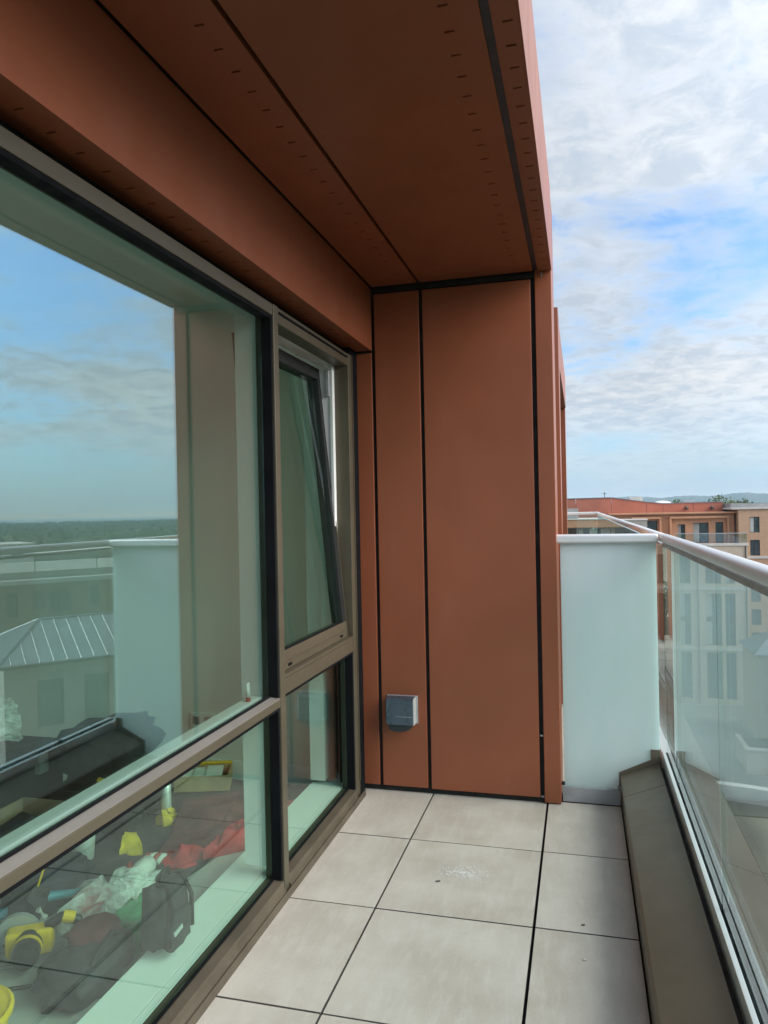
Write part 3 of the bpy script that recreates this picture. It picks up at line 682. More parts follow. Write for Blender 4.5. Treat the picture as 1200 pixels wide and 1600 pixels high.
sill_prof = [(XO+.010, .0), (XO+.010, .040), (XO+.002, .046), (XO, .072), (XG+.014, .078), (-1.215, .078), (-1.215, 0)]
obj('sill', MB().prism(sill_prof, lambda u, v, k: (u, Y0 if k == 0 else YM0-.001, v)), 'bronze_scuffed', ww, bevel=.002)
obj('sill', MB().prism(sill_prof, lambda u, v, k: (u, YM1+.001 if k == 0 else YJ0-.001, v)), 'bronze_scuffed', ww, bevel=.002)
obj('threshold', MB().box(XO+.0105, XO+.016, Y0, YJ1+.05, .0, .034), 'bronze_scuffed', ww, bevel=.002)
def pane_set(y0, y1, z0, z1, material):
    p = obj('glass_pane', MB().box(XG-.006, XG, y0, y1, z0, z1), material, ww)
    g = .013
    gm = MB(); gm.box(XG-.02, XO-.004, y1-.002, y1+.0-.0005+.002, z0, z1)
    # black glazing channel round the pane, on the frame's inner faces
    def gk(a, b, c, d, x0=XG+.0005, x1=XO-.005): obj('glazing_gasket', MB().box(x0, x1, a, b, c, d), 'gasket', p)
    gk(y1-g, y1+.0, z0, z1); gk(y0, y0+g, z0, z1); gk(y0+g, y1-g, z1-g, z1); gk(y0+g, y1-g, z0, z0+.005, XG+.0005, XG+.010)
    return p
pane_set(Y0+.001, YM0-.0005, .7875, 2.2675, 'winglass')
pane_set(Y0+.001, YM0-.0005, .0785, .7475, 'lowglass')
pane_set(YM1+.0005, YJ0-.0005, .0785, .7845, 'lowglass')
# opening casement: hinged along its foot, leaning into the room
sa = obj('tilt_sash', MB().box(XO-.03, XO-.0012, YM1+.002, YJ0-.002, .8475, .862), 'bronze', ww)
TA = math.atan2(.122, 1.375); hx, hz = -1.165, .864
def sp_(x, y, z):    # local sash coords (x out, z up) -> world
    return (hx+x*math.cos(TA)-z*math.sin(TA), y, hz+x*math.sin(TA)+z*math.cos(TA))
def sbox(y0, y1, z0, z1, x0, x1):
    return MB().add([sp_(x, y, z) for z in (z0, z1) for x, y in ((x0, y0), (x1, y0), (x1, y1), (x0, y1))], [(0,3,2,1),(4,5,6,7),(0,1,5,4),(1,2,6,5),(2,3,7,6),(3,0,4,7)])
SY0, SY1, SH = YM1+.012, YJ0-.014, 1.378
obj('sash_bottom_rail', sbox(SY0, SY1, 0, .078, -.06, .0), 'bronze', sa, bevel=.003)
obj('sash_bottom_bead', sbox(SY0+.004, SY1-.004, .03, .036, 0.0005, .004), 'bronze', sa)
for y in (SY0+.09, SY1-.12): obj('drain_cap', sbox(y, y+.035, .012, .022, .0008, .004), 'gasket', sa)
obj('sash_top_rail', sbox(SY0, SY1, SH-.06, SH, -.06, .0), 'dark_sash', sa, bevel=.003)
obj('sash_stile', sbox(SY1-.055, SY1-.006, .0785, SH-.0605, -.06, -.0005), 'dark_sash', sa)
obj('sash_stile_edge', sbox(SY1-.0055, SY1+.001, .0, SH-.001, -.055, .002), 'bronze', sa)
obj('sash_stile', sbox(SY0, SY0+.05, .0785, SH-.0605, -.06, -.0005), 'dark_sash', sa)
sg = obj('sash_glass', sbox(SY0+.045, SY1-.05, .07, SH-.055, -.036, -.014), 'sashglass', sa)
obj('sash_glass_bead', sbox(SY0+.05, SY1-.055, .0785, .086, -.0135, -.004), 'gasket', sa)
# white inner frame and stay hardware behind the open sash
wf = obj('inner_frame', MB().box(-1.30, -1.2155, YM1, YJ0+.02, 2.26, 2.337).box(-1.30, -1.2155, YJ0-.03, YJ0+.02, .80, 2.2595), 'white', ww)
obj('locking_strip', MB().box(-1.228, -1.2158, YJ0-.038, YJ0-.0305, .95, 2.235), 'alu', wf)
obj('hinge_block', MB().box(-1.25, -1.229, YJ0-.045, YJ0-.0305, 2.09, 2.225), 'alu_dull', wf, bevel=.003)
obj('keeper', MB().box(-1.2275, -1.2159, YJ0-.045, YJ0-.0385, 1.50, 1.53), 'alu_dull', wf)
obj('stay_arm', MB().tube([(-1.222, YJ0-.04, 2.232), (-1.235, 3.45, 2.236), (-1.262, 3.22, 2.235)], .004, 6), 'alu_dull', wf)

# white reveals on the room side
rv = obj('inner_lining', MB().box(-1.305, -1.2155, YM0+.004, YM1-.004, .12, 2.337), 'white', ww)
obj('inner_sill', MB().box(-1.245, -1.2155, Y0, 3.84, .01, .078), 'white', ww, bevel=.002)
obj('inner_sill', MB().box(-1.40, -1.2495, Y0, 3.84, .01, .076), 'white', ww, bevel=.002)
obj('inner_ledge', MB().box(-1.268, -1.2155, Y0, YM0-.002, .757, .787), 'white', ww, bevel=.002)
obj('inner_head', MB().box(-1.40, -1.2155, Y0, 3.84, 2.338, 2.40), 'white', ww)

# ---- the room
rm = thing('room', 'plain painted room behind the balcony window', 'room', (-3.4, 1, 0), kind='structure')
obj('floor', MB().box(-6.0, -1.2155, -2.1, 3.84, -.25, .0), 'roomfloor', rm)
obj('far_wall', MB().box(-6.0, -1.3205, 3.85, 4.05, -.25, 2.98), 'wallpaint', rm)
obj('reveal_wall', MB().box(-1.40, -1.321, 3.66, 3.8495, .094, 2.337), 'white', rm)
obj('back_wall', MB().box(-6.2, -6.0005, -2.2, 4.05, -.25, 2.98), 'wallpaint', rm)
obj('near_wall', MB().box(-6.0, -5.4, -2.2, -2.0, -.25, 2.98).box(-1.9, -1.14, -2.2, -1.301, -.25, 2.98).box(-5.399, -1.901, -2.2, -2.0, 2.4, 2.98).box(-5.399, -1.901, -2.2, -2.0, -.25, .3), 'wallpaint', rm)  # out of view; opening added to bring extra daylight into the room
obj('ceiling', MB().box(-6.0, -1.2, -2.1, 3.8495, 2.66, 2.9), 'ceilpaint', rm)
obj('window_bulkhead', MB().box(-1.40, -1.191, -1.3, 3.8495, 2.4005, 2.6595), 'ceilpaint', rm)
sk = obj('skirting_board', MB().box(-5.99, -1.41, 3.832, 3.8495, .001, .10), 'white', rm, bevel=.004)
obj('skirting_board', MB().box(-5.9995, -5.982, -2.0, 3.83, .001, .10), 'white', rm)
sk2 = thing('wall_socket', 'faint white double socket plate low on the room wall', 'socket', (-2.12, 3.85, .32))
obj('plate', MB().box(-2.20, -2.05, 3.838, 3.8498, .275, .362), 'white', sk2, bevel=.003)
for x in (-2.163, -2.088): obj('outlet', MB().box(x-.022, x+.022, 3.8345, 3.8378, .295, .342), 'alu_dull', sk2, bevel=.002)

# ---- parapet below the balustrade
pp = thing('parapet_base', 'own building edge wall under the balcony balustrade', 'wall', (.4, 3, ZG))
obj('wall', MB().box(.185, .60, -1.6, 13.2, ZG, .06), 'brick_tan', pp)
obj('slab', MB().box(-6.2, .18, -2.2, 13.2, -.6, -.302), 'concrete', pp)
obj('lower_wall', MB().box(-6.2, .16, -2.2, 13.2, ZG, -.605), 'brick_tan', pp)

# ---- sloped metal coping beside the floor
co = thing('sloped_coping', 'taupe folded metal coping sloping up to the glass balustrade', 'coping', (.27, 1.6, 0))
prof = [(.172, -.03), (.172, .128), (.166, .131), (.166, .148), (.176, .154), (.352, .222), (.352, .19), (.182, .12), (.182, -.03)]
for y0, y1 in ((-1.6, .62), (.624, 3.598), (3.601, 3.884)):
    obj('coping_sheet', MB().prism(prof, lambda u, v, k, y0=y0, y1=y1: (u, y0 if k == 0 else y1, v)), 'coping', co, bevel=.0025)
obj('end_upstand', MB().prism([(.160, .075), (.160, .166), (.312, .238), (.312, .290), (.356, .290), (.356, .19)], lambda u, v, k: (u, 3.8845 if k == 0 else 3.888, v)), 'coping', co)
oc = [(.437, .215), (.437, .221), (.590, .165), (.598, .160), (.598, .05), (.603, .05), (.606, .162), (.596, .1705)]
oc = [(.434, .205), (.434, .222), (.602, .168), (.608, .162), (.608, .03), (.600, .03), (.600, .155)]
for y0, y1 in ((-1.6, .4), (.404, 2.898), (2.902, 5.6), (5.604, 9), (9.004, 13.2)):
    os_ = obj('outer_coping_sheet', MB().prism(oc, lambda u, v, k, y0=y0, y1=y1: (u, y0 if k == 0 else y1, v)), 'coping', co, bevel=.002)
    for q in (.06, .1): obj('rivet', MB().lathe((.47+q, y0+.12, .2135-(q+.036)*.32), [(.005, 0), (.0045, .003), (.002, .0042)], 8), 'alu_dull', os_)
obj('gap_strip', MB().box(.353, .371, -1.6, 3.89, .10, .20), 'joint', co)
obj('neighbour_coping', MB().prism(prof, lambda u, v, k: (u, 3.925 if k == 0 else 13.1, v)), 'coping', co)

# ---- glass balustrade
ba = thing('glass_balustrade', 'frameless glass balustrade with a rounded aluminium handrail along the balcony edge', 'balustrade', (.4, 2, 0))
def railprof(n=20, w_=.0265, h_=.0195):
    return [(math.copysign(abs(math.cos(t))**.75, math.cos(t))*w_, math.copysign(abs(math.sin(t))**.75, math.sin(t))*h_) for t in [2*math.pi*k/n for k in range(n)]]
def rail(pts, zc_, nm, parent, w_=.0265, h_=.0195):
    mb = MB(); pr = railprof(20, w_, h_); n = len(pr)
    for i, (x, y, nx, ny) in enumerate(pts):
        mb.v += [(x+a*nx, y+a*ny, zc_[i]+b) for a, b in pr]
    for i in range(len(pts)-1): mb.f += [(i*n+k, i*n+(k+1) % n, (i+1)*n+(k+1) % n, (i+1)*n+k) for k in range(n)]
    mb.f += [tuple(range(n)), tuple(range((len(pts)-1)*n, len(pts)*n))]
    return obj(nm, mb, 'alu', parent, smooth_=True)
XB = .401
rail([(XB, -1.6, 1, 0), (XB, 3.93, 1, 0)], [1.339, 1.339], 'handrail', ba)
obj('rail_channel', MB().box(XB-.013, XB+.013, -1.6, 3.93, 1.298, 1.3125), 'alu_dull', ba)
js = [3.94, 3.452, 2.43, 1.41, .39, -.63, -1.6]
for a, b in zip(js[1:], js[:-1]):
    p = obj('glass_pane', MB().box(XB-.0085, XB+.0085, a+.005, b-.005, .19, 1.2975), 'balglass', ba)
ch = obj('base_channel', MB().box(XB-.030, XB-.014, -1.6, 3.94, .10, .268).box(XB+.0135, XB+.033, -1.6, 3.94, .10, .275).box(XB-.0139, XB+.0134, -1.6, 3.94, .10, .185), 'alu', ba, bevel=.002)
obj('glazing_wedge', MB().box(XB-.0135, XB-.009, -1.6, 3.94, .19, .262), 'gasket', ba)
obj('glazing_wedge', MB().box(XB+.009, XB+.013, -1.6, 3.94, .19, .268), 'gasket', ba)
for j in js[1:-1]: obj('joint_clip', MB().box(XB-.0095, XB+.0095, j-.004, j+.004, .20, .285), 'gasket', ba)

fbz = thing('neighbour_balustrade', 'clear glass balustrade of the neighbouring terrace, its rail turning a corner far off', 'balustrade', (.35, 8, 0))
def fx(y): return .401-.125*(y-3.95)/9.05
def fz(y): return 1.337+.055*(y-3.95)/9.05
ys = [3.95, 6.2, 8.5, 10.7, 13.0]
rail([(fx(y), y, 1, 0) for y in ys], [fz(y) for y in ys], 'handrail', fbz)
obj('handrail', MB().box(-1.14, .29, 12.965, 13.035, 1.368, 1.416), 'alu', fbz, bevel=.01)
for a, b in zip(ys[:-1], ys[1:]):
    obj('glass_pane', MB().add([(fx(a)-.008, a+.005, .15), (fx(b)-.008, b-.005, .15), (fx(b)+.008, b-.005, .15), (fx(a)+.008, a+.005, .15), (fx(a)-.008, a+.005, fz(a)-.03), (fx(b)-.008, b-.005, fz(b)-.03), (fx(b)+.008, b-.005, fz(b)-.03), (fx(a)+.008, a+.005, fz(a)-.03)], [(0,3,2,1),(4,5,6,7),(0,1,5,4),(1,2,6,5),(2,3,7,6),(3,0,4,7)]), 'balglass', fbz)
obj('glass_pane', MB().box(-1.1, .26, 12.99, 13.01, .03, 1.365), 'balglass', fbz)
obj('base_channel', MB().add([(fx(a)+s, a, z) for a in (3.95, 13.0) for s in (-.03, .03) for z in (.1, .26)], [(0,1,3,2),(4,6,7,5),(0,4,5,1),(2,3,7,6),(1,5,7,3),(0,2,6,4)]), 'alu', fbz)

# ---- frosted divider screen
fs = thing('frosted_screen', 'frosted pale green glass privacy screen with an aluminium cap between terraces', 'screen', (.12, 3.9, 0))
obj('frosted_pane', MB().box(-.106, .357, 3.892, 3.909, .072, 1.316), 'frost', fs, bevel=.0015)
obj('cap_rail', MB().box(-.134, .366, 3.868, 3.932, 1.3165, 1.3615), 'alu', fs, bevel=.010, seg=3)
obj('base_plate', MB().box(-.116, .166, 3.876, 3.8915, .002, .078), 'alu_dull', fs, bevel=.001)
obj('edge_clip', MB().box(-.122, -.104, 3.874, 3.8905, .086, .10), 'joint', fs)
obj('edge_clip', MB().box(.152, .172, 3.872, 3.8905, .088, .098), 'alu_dull', fs)

# ---- air vent cowl on the end wall
vt = thing('vent_cowl', 'small blue grey metal vent cowl low on the terracotta wall', 'vent', (-.94, YW, .35))
obj('back_plate', MB().box(-1.018, -.852, YW-.006, YW-.0005, .372, .520), 'alu_dull', vt, bevel=.001)
obj('hood', MB().prism([(YW-.0065, .375), (YW-.0065, .517), (YW-.05, .512), (YW-.064, .50), (YW-.068, .378), (YW-.060, .374)], lambda u, v, k: (-1.012 if k == 0 else -.866, u, v)), 'vent', vt, bevel=.003)
obj('hood_side_trim', MB().box(-.8655, -.8605, YW-.06, YW-.007, .378, .514), 'alu', vt)
obj('hood_crease', MB().box(-.96, -.872, YW-.0682, YW-.0665, .420, .4225), 'alu_dull', vt)
obj('spout', MB().prism([(-1.0+.128*k/10, .373-.030*math.sin(math.pi*(.15+.85*k/10))**.6-.004) for k in range(11)]+[(-.872, .3735), (-1.0, .3735)], lambda u, v, k: (u, YW-.056 if k == 0 else YW-.008, v)), 'vent_dark', vt)

# ---- neighbour's clad piers further along
def pier(label, x1, y0, y1, z1, zb=.03):
    p = thing('cladding_pier', label, 'pier', (-.65, y0, 0), 'clad piers along the terrace')
    obj('panel', MB().box(-1.2, x1-.10, y0+.004, y1, zb, z1), 'clad', p)
    obj('edge_panel', MB().box(x1-.092, x1, y0, y1+.01, zb, z1+.02), 'clad', p)
    return p
pier('terracotta clad pier just past the frosted screen', -.139, 5.70, 6.0, 2.98)
pier('second terracotta clad pier further along the neighbouring terrace', -.15, 8.6, 8.9, 2.62)
hd = thing('cladding_header', 'terracotta header spanning between the two far clad piers', 'header', (-.6, 7.3, 2.4))
obj('panel', MB().box(-1.2, -.141, 6.012, 8.598, 2.62, 2.97), 'clad', hd)
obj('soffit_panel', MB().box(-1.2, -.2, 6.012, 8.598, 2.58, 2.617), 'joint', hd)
nf = thing('neighbour_facade', 'dark glazed facade of the neighbouring flat behind the clad piers', 'wall', (-1.2, 8, 0))
obj('wall', MB().box(-1.5, -1.205, 4.16, 13.0, -.04, 3.0), 'brick_tan', nf)
obj('glazing', MB().box(-1.204, -1.19, 6.1, 8.5, .1, 2.5), 'farpane', nf)

# ---- shrub on the neighbouring terrace
sh = thing('terrace_shrub', 'dark wiry potted shrub on the neighbouring terrace beyond the screen', 'plant', (-.14, 9.2, 0))
obj('pot', MB().lathe((-.14, 9.2, 0.001), [(.10, 0), (.13, .17), (.14, .18), (.12, .18), (.11, .15)], 16), 'farframe', sh)
rnd = random.Random(4); stm = MB(); lm = MB()
for i in range(16):
    a = rnd.uniform(0, 6.28); r = rnd.uniform(.05, .22); z = rnd.uniform(.35, .62); top = Vector((-.14+r*math.cos(a), 9.2+r*math.sin(a), z))
    stm.tube([(-.14, 9.2, .15), (Vector((-.14, 9.2, .15))+top)/2+Vector((0, 0, .05)), top], [.006, .004, .002], 5)
    for k in range(70):
        p = Vector((-.14, 9.2, .2)).lerp(top, rnd.uniform(.3, 1.05))+Vector((rnd.gauss(0, .035), rnd.gauss(0, .035), rnd.gauss(0, .03)))
        d = Vector((rnd.gauss(0, 1), rnd.gauss(0, 1), rnd.gauss(.3, 1))).normalized(); b = d.orthogonal().normalized(); s = rnd.uniform(.016, .03)
        lm.add([p, p+d*s+b*s*.4, p+d*s*2, p+d*s-b*s*.4], [(0, 1, 2, 3)])
obj('stems', stm, 'bark', sh); obj('foliage', lm, 'leaf_dark', sh)

# ---- bits on the floor
ms = MB(); rnd = random.Random(11)
mort = thing('mortar_splash', 'white dried mortar splash on the middle floor tile', 'stain', (-.52, 3.0, 0))
def splat(cx, cy, n, r, nm, material, parent, smin=.002, smax=.012, seed=1):
    rnd = random.Random(seed); mb = MB()
    for i in range(n):
        a = rnd.uniform(0, 6.28); d = r*rnd.random()**.8; x, y = cx+d*math.cos(a)*1.25, cy+d*math.sin(a)*.75; s = rnd.uniform(smin, smax)*(1.2-d/r); m_ = 7
        ph = rnd.uniform(0, 6.28); ring = [(x+s*(1+.5*rnd.uniform(-1, 1))*math.cos(ph+6.28*k/m_), y+s*.8*(1+.5*rnd.uniform(-1, 1))*math.sin(ph+6.28*k/m_), .0012) for k in range(m_)]
        mb.add(ring+[(x, y, .0022+.0006*rnd.random())], [(k, (k+1) % m_, m_) for k in range(m_)])
    return obj(nm, mb, material, parent)
splat(-.50, 3.03, 420, .14, 'dried_mortar', 'mortar', mort, .0012, .007, 3)
splat(-.62, 3.10, 12, .06, 'mortar_flecks', 'mortar', mort, .001, .004, 5)
gp = thing('grit_chip', 'dark chip of grit beside the mortar splash', 'debris', (-.585, 2.97, 0))
obj('chip', MB().obox((-.585, 2.935, .0035), (.009, .002, .001), (-.002, .003, 0), (0, .001, .0018)), 'grit', gp, bevel=.002)
for lab, x, y, m_ in (('pale plaster flake on the right hand tile column', -.015, 2.53, 'mortar'), ('brown crumb on the right hand tile column', -.02, 2.74, 'grit')):
    t = thing('debris_flake', lab, 'debris', (x, y, 0)); obj('flake', MB().obox((x, y, .003), (.0055, .002, 0), (-.002, .003, 0), (.001, 0, .0012)), m_, t, bevel=.001)

# ================================================================== THINGS IN THE ROOM
def lump(c, size, seed, rough=.22, sub=3, flat=.5, freq=2.2, power=1.0, fold=0.0):
    """crumpled cloth-like body resting on its flat foot"""
    bm = bmesh.new(); bmesh.ops.create_cube(bm, size=2)
    bmesh.ops.subdivide_edges(bm, edges=bm.edges[:], cuts=2**sub-1, use_grid_fill=True)
    for v in bm.verts:
        p = v.co.copy(); q = p.normalized()*max(abs(p.x), abs(p.y), abs(p.z)); p = p.lerp(q, flat)
        k = 1+rough*noise.fractal(p*freq+Vector((seed, seed*.7, 0)), .8, 2.1, 4)
        if fold: k += fold*abs(noise.noise(p*freq*1.9+Vector((0, seed, 3))))
        p = p*k; z = max(-1, p.z)
        v.co = Vector((c[0]+p.x*size[0], c[1]+p.y*size[1], c[2]+(z+1)*size[2]))
    me = bpy.data.meshes.new('lump'); bm.to_mesh(me); bm.free()
    return me
def sheet(pts, seed, amp, n=28, z=.004, freq=9):
    """rumpled cloth lying on the floor, pts = 4 corners"""
    a, b, c, d = [Vector((*p, 0)) for p in pts]; mb = MB(); vs = []; top = []
    for i in range(n+1):
        for j in range(n+1):
            u, v = i/n, j/n
            wob = .05*noise.noise(Vector((u*3, v*3, seed+9)))
            p = a.lerp(b, u).lerp(d.lerp(c, u), v); e = min(1, 6*min(u, v, 1-u, 1-v))
            h = amp*(.25+.75*e)*max(0, .35+noise.fractal(Vector((p.x*freq, p.y*freq, seed)), .9, 2, 4))
            top.append(p+Vector((wob, wob*.7, z+h)))
    vs = top+[Vector((p.x, p.y, .0015)) for p in top]; m_ = (n+1)**2
    fs = [(i*(n+1)+j, (i+1)*(n+1)+j, (i+1)*(n+1)+j+1, i*(n+1)+j+1) for i in range(n) for j in range(n)]
    bd = [j for j in range(n)]+[i*(n+1)+n for i in range(n)]+[n*(n+1)+j for j in range(n, 0, -1)]+[i*(n+1) for i in range(n, 0, -1)]
    fs += [(bd[k], bd[(k+1) % len(bd)], bd[(k+1) % len(bd)]+m_, bd[k]+m_) for k in range(len(bd))]
    return mb.add(vs, fs)
obj('dust_sheet', sheet([(-2.55, 2.55), (-1.62, 2.62), (-1.47, 3.80), (-2.75, 3.80)], 2.2, .018), 'sheet_dark', smooth_=True, label='dark grey dust sheet spread on the room floor', cat='sheet')
obj('maroon_cloth', sheet([(-1.80, 2.86), (-1.50, 3.10), (-1.66, 3.72), (-2.0, 3.40)], 5.1, .055, z=.03, freq=6), 'fab_maroon', smooth_=True, label='rumpled maroon cloth on the dust sheet near the glass', cat='cloth')
obj('red_cloth', sheet([(-1.62, 2.88), (-1.47, 3.02), (-1.46, 3.48), (-1.54, 3.40)], 7.4, .06, z=.05, freq=9), 'fab_red', smooth_=True, label='bright red cloth edge along the maroon cloth', cat='cloth')
obj('red_rag', sheet([(-1.80, 2.76), (-1.63, 2.80), (-1.64, 2.92), (-1.79, 2.90)], 9.3, .05, z=.02, freq=12), 'fab_red', smooth_=True, label='small crumpled red rag in front of the maroon cloth', cat='rag')

# yellow bucket, near left corner
bu = thing('yellow_bucket', 'yellow plastic bucket with a lid at the lower left', 'bucket', (-1.585, 1.555, 0))
obj('body', MB().lathe((-1.585, 1.555, .001), [(.10, 0), (.105, .01), (.125, .20), (.128, .205)], 28), 'yellow_pl', bu, smooth_=True)
obj('lid', MB().lathe((-1.585, 1.555, .207), [(.136, 0), (.138, .012), (.130, .018), (.122, .014), (.02, .013)], 28), 'yellow_pl', bu)
# slumped grey tool bag
tb = thing('slumped_bag', 'slumped charcoal fabric bag lying nearest the glass', 'bag', (-1.57, 2.05, 0))
obj('body', lump((-1.56, 2.04, .001), (.095, .15, .055), 3.3, .22, 3, .45, 2.0, 1, .25), 'fab_grey', tb, smooth_=True)
obj('flap', lump((-1.60, 2.14, .085), (.07, .07, .028), 8.3, .35, 2, .5, 2.6, 1, .3), 'fab_maroon', tb, smooth_=True)
obj('strap', MB().tube([(-1.50, 1.95, .07), (-1.50, 2.02, .125), (-1.52, 2.12, .13), (-1.53, 2.2, .08)], .009, 6), 'fab_black', tb, smooth_=True)
# yellow and black power tool
pt = thing('power_tool', 'yellow and black power tool lying on its side left of the grey bag', 'tool', (-1.83, 2.12, 0))
tq = Vector((-1.835, 2.115, .068)); pa = Vector((.85, .52, 0)); pb_ = Vector((-.52, .85, 0)); pz = Vector((0, 0, 1))
obj('housing', MB().obox(tq, pa*.075, pb_*.034, pz*.042), 'yellow_pl', pt, bevel=.014, seg=3)
obj('motor_body', MB().tube([tq-pb_*.02, tq-pb_*.10, tq-pb_*.125], [.046, .044, .034], 18), 'black_pl', pt)
obj('motor_band', MB().tube([tq-pb_*.055, tq-pb_*.07], .0475, 18), 'yellow_pl', pt)
obj('handle', MB().tube([tq+pa*.055+pz*.035, tq+pa*.10+pz*.062, tq+pa*.15+pz*.045, tq+pa*.165-pz*.01], [.019, .017, .018, .022], 12), 'black_pl', pt, smooth_=True)
obj('handle_grip', MB().tube([tq+pa*.105+pz*.064, tq+pa*.142+pz*.052], .0195, 12), 'yellow_pl', pt)
obj('battery', MB().obox(tq+pa*.168-pz*.035, pa*.045, pb_*.033, pz*.026), 'black_pl', pt, bevel=.006)
obj('battery_clip', MB().obox(tq+pa*.205-pz*.02, pa*.012, pb_*.02, pz*.008), 'yellow_pl', pt)
obj('blade_guard', MB().tube([tq-pa*.045+pb_*.036, tq-pa*.045+pb_*.058], .072, 22), 'alu_dull', pt)
obj('base_plate', MB().obox(tq-pa*.02+pb_*.03-pz*.060, pa*.12, pb_*.07, pz*.003), 'alu_dull', pt)
obj('cable', MB().tube([tq-pa*.07, tq-pa*.12-pz*.03, tq-pa*.16-pb_*.06-pz*.06, tq-pa*.1-pb_*.16-pz*.06, tq+pa*.03-pb_*.17-pz*.06], .006, 6), 'black_pl', pt, smooth_=True)
# teal level, red pouch, grey clamp
lv = thing('teal_tool', 'teal handled curved tool behind the yellow power tool', 'tool', (-2.0, 2.25, 0))
obj('handle', MB().tube([(-2.16, 2.20, .03), (-2.05, 2.27, .06), (-1.95, 2.36, .08), (-1.90, 2.46, .05)], [.018, .02, .018, .014], 8), 'teal_pl', lv, smooth_=True)
obj('blade', MB().obox((-1.88, 2.52, .02), (.03, .06, 0), (-.012, .006, 0), (0, 0, .004)), 'alu_dull', lv)
cl = thing('grey_clamp', 'pale grey clamp with a round bar between teal tool and power tool', 'clamp', (-1.95, 2.2, 0))
obj('bar', MB().tube([(-2.08, 2.12, .03), (-1.93, 2.2, .03), (-1.89, 2.23, .03)], .012, 8), 'alu_dull', cl)
obj('jaw', MB().tube([(-1.90, 2.22, .03), (-1.875, 2.235, .08), (-1.89, 2.22, .11)], .011, 8), 'paper', cl)
obj('red_pouch', lump((-1.84, 2.43, .001), (.055, .085, .035), 6.1, .2, 2, .55), 'fab_red', smooth_=True, label='small red fabric pouch behind the clear plastic bag', cat='pouch')
# clear plastic bag with work gloves
cb = thing('plastic_bag', 'crumpled clear plastic bag beside the grey bag', 'bag', (-1.70, 2.34, 0))
obj('film', lump((-1.70, 2.33, .002), (.10, .13, .065), 12.2, .42, 2, .45, 1.5, 1, .5), 'plastic', cb)
obj('neck', lump((-1.66, 2.42, .09), (.05, .05, .04), 14.2, .4, 2, .5, 2.2, 1, .4), 'plastic', cb)
gl = thing('work_glove', 'white and red work glove lying on the plastic bag', 'glove', (-1.69, 2.5, .1))
g0 = Vector((-1.70, 2.50, .10)); gm = MB(); gm.tube([g0, g0+Vector((.01, .05, .015)), g0+Vector((.015, .10, .02))], [.026, .036, .034], 10)
obj('palm', gm, 'paper', gl, smooth_=True)
for k in range(4):
    b = g0+Vector((-.015+.02*k, .10+.003*k, .02)); obj('finger', MB().tube([b, b+Vector((.002, .035, .012)), b+Vector((.006, .062-.006*abs(k-1.5), .008))], [.011, .0105, .007], 8), 'paper' if k % 2 else 'rubber_red', gl, smooth_=True)
obj('thumb', MB().tube([g0+Vector((-.02, .03, .01)), g0+Vector((-.05, .06, .02)), g0+Vector((-.058, .085, .02))], [.013, .012, .008], 8), 'rubber_red', gl, smooth_=True)
obj('cuff', MB().lathe((g0.x-.002, g0.y-.004, g0.z-.03), [(.028, 0), (.03, .03), (.026, .034)], 12), 'rubber_red', gl, smooth_=True)
obj('green_sack', lump((-1.53, 2.30, .001), (.07, .10, .06), 17.7, .35, 3, .5, 2.4, 1, .3), 'fab_green', smooth_=True, label='crumpled green sack tucked behind the dark backpack', cat='sack')
# backpack standing by the sill
bp = thing('dark_backpack', 'dark grey backpack with a reflective tag standing by the inner sill', 'backpack', (-1.34, 2.16, .094))
obj('body', lump((-1.345, 2.165, .094), (.050, .085, .105), 21.3, .14, 3, .42, 1.6, 1, .12), 'fab_grey', bp, smooth_=True)
obj('front_pocket', lump((-1.295, 2.15, .105), (.022, .065, .055), 23.1, .12, 2, .4, 1.8), 'fab_grey', bp, smooth_=True)
obj('reflective_tag', MB().obox((-1.270, 2.115, .172), (.002, .0, 0), (0, .024, .003), (0, -.002, .007)), 'alu', bp)
for dy in (-.04, .05): obj('strap', MB().tube([(-1.36, 2.165+dy, .29), (-1.31, 2.155+dy, .318), (-1.279, 2.15+dy*1.3, .24), (-1.285, 2.15+dy*1.5, .13)], .008, 6), 'fab_black', bp, smooth_=True)
obj('grab_loop', MB().tube([(-1.35, 2.14, .30), (-1.345, 2.15, .335), (-1.345, 2.185, .335), (-1.35, 2.20, .30)], .006, 6), 'fab_black', bp, smooth_=True)
# yellow strip, flask
obj('yellow_strip', sheet([(-1.99, 2.84), (-1.90, 2.86), (-2.20, 3.34), (-2.29, 3.30)], 31.2, .05, 20, .03, 10), 'fab_yellow', smooth_=True, label='long yellow cloth strip lying across the dust sheet', cat='cloth')
obj('yellow_scrap', sheet([(-1.985, 3.15), (-1.935, 3.17), (-1.965, 3.26), (-2.015, 3.235)], 35.2, .06, 14, .03, 14), 'fab_yellow', smooth_=True, label='small yellow cloth scrap at the foot of the silver flask', cat='cloth')
fk = thing('silver_flask', 'slim silver flask standing on the dust sheet', 'flask', (-2.0, 3.24, .02))
obj('body', MB().lathe((-2.0, 3.24, .022), [(.024, 0), (.026, .006), (.026, .15), (.018, .165)], 18), 'alu', fk, smooth_=True)
obj('cap', MB().lathe((-2.0, 3.24, .188), [(.019, 0), (.019, .022), (.015, .026)], 16), 'black_pl', fk)
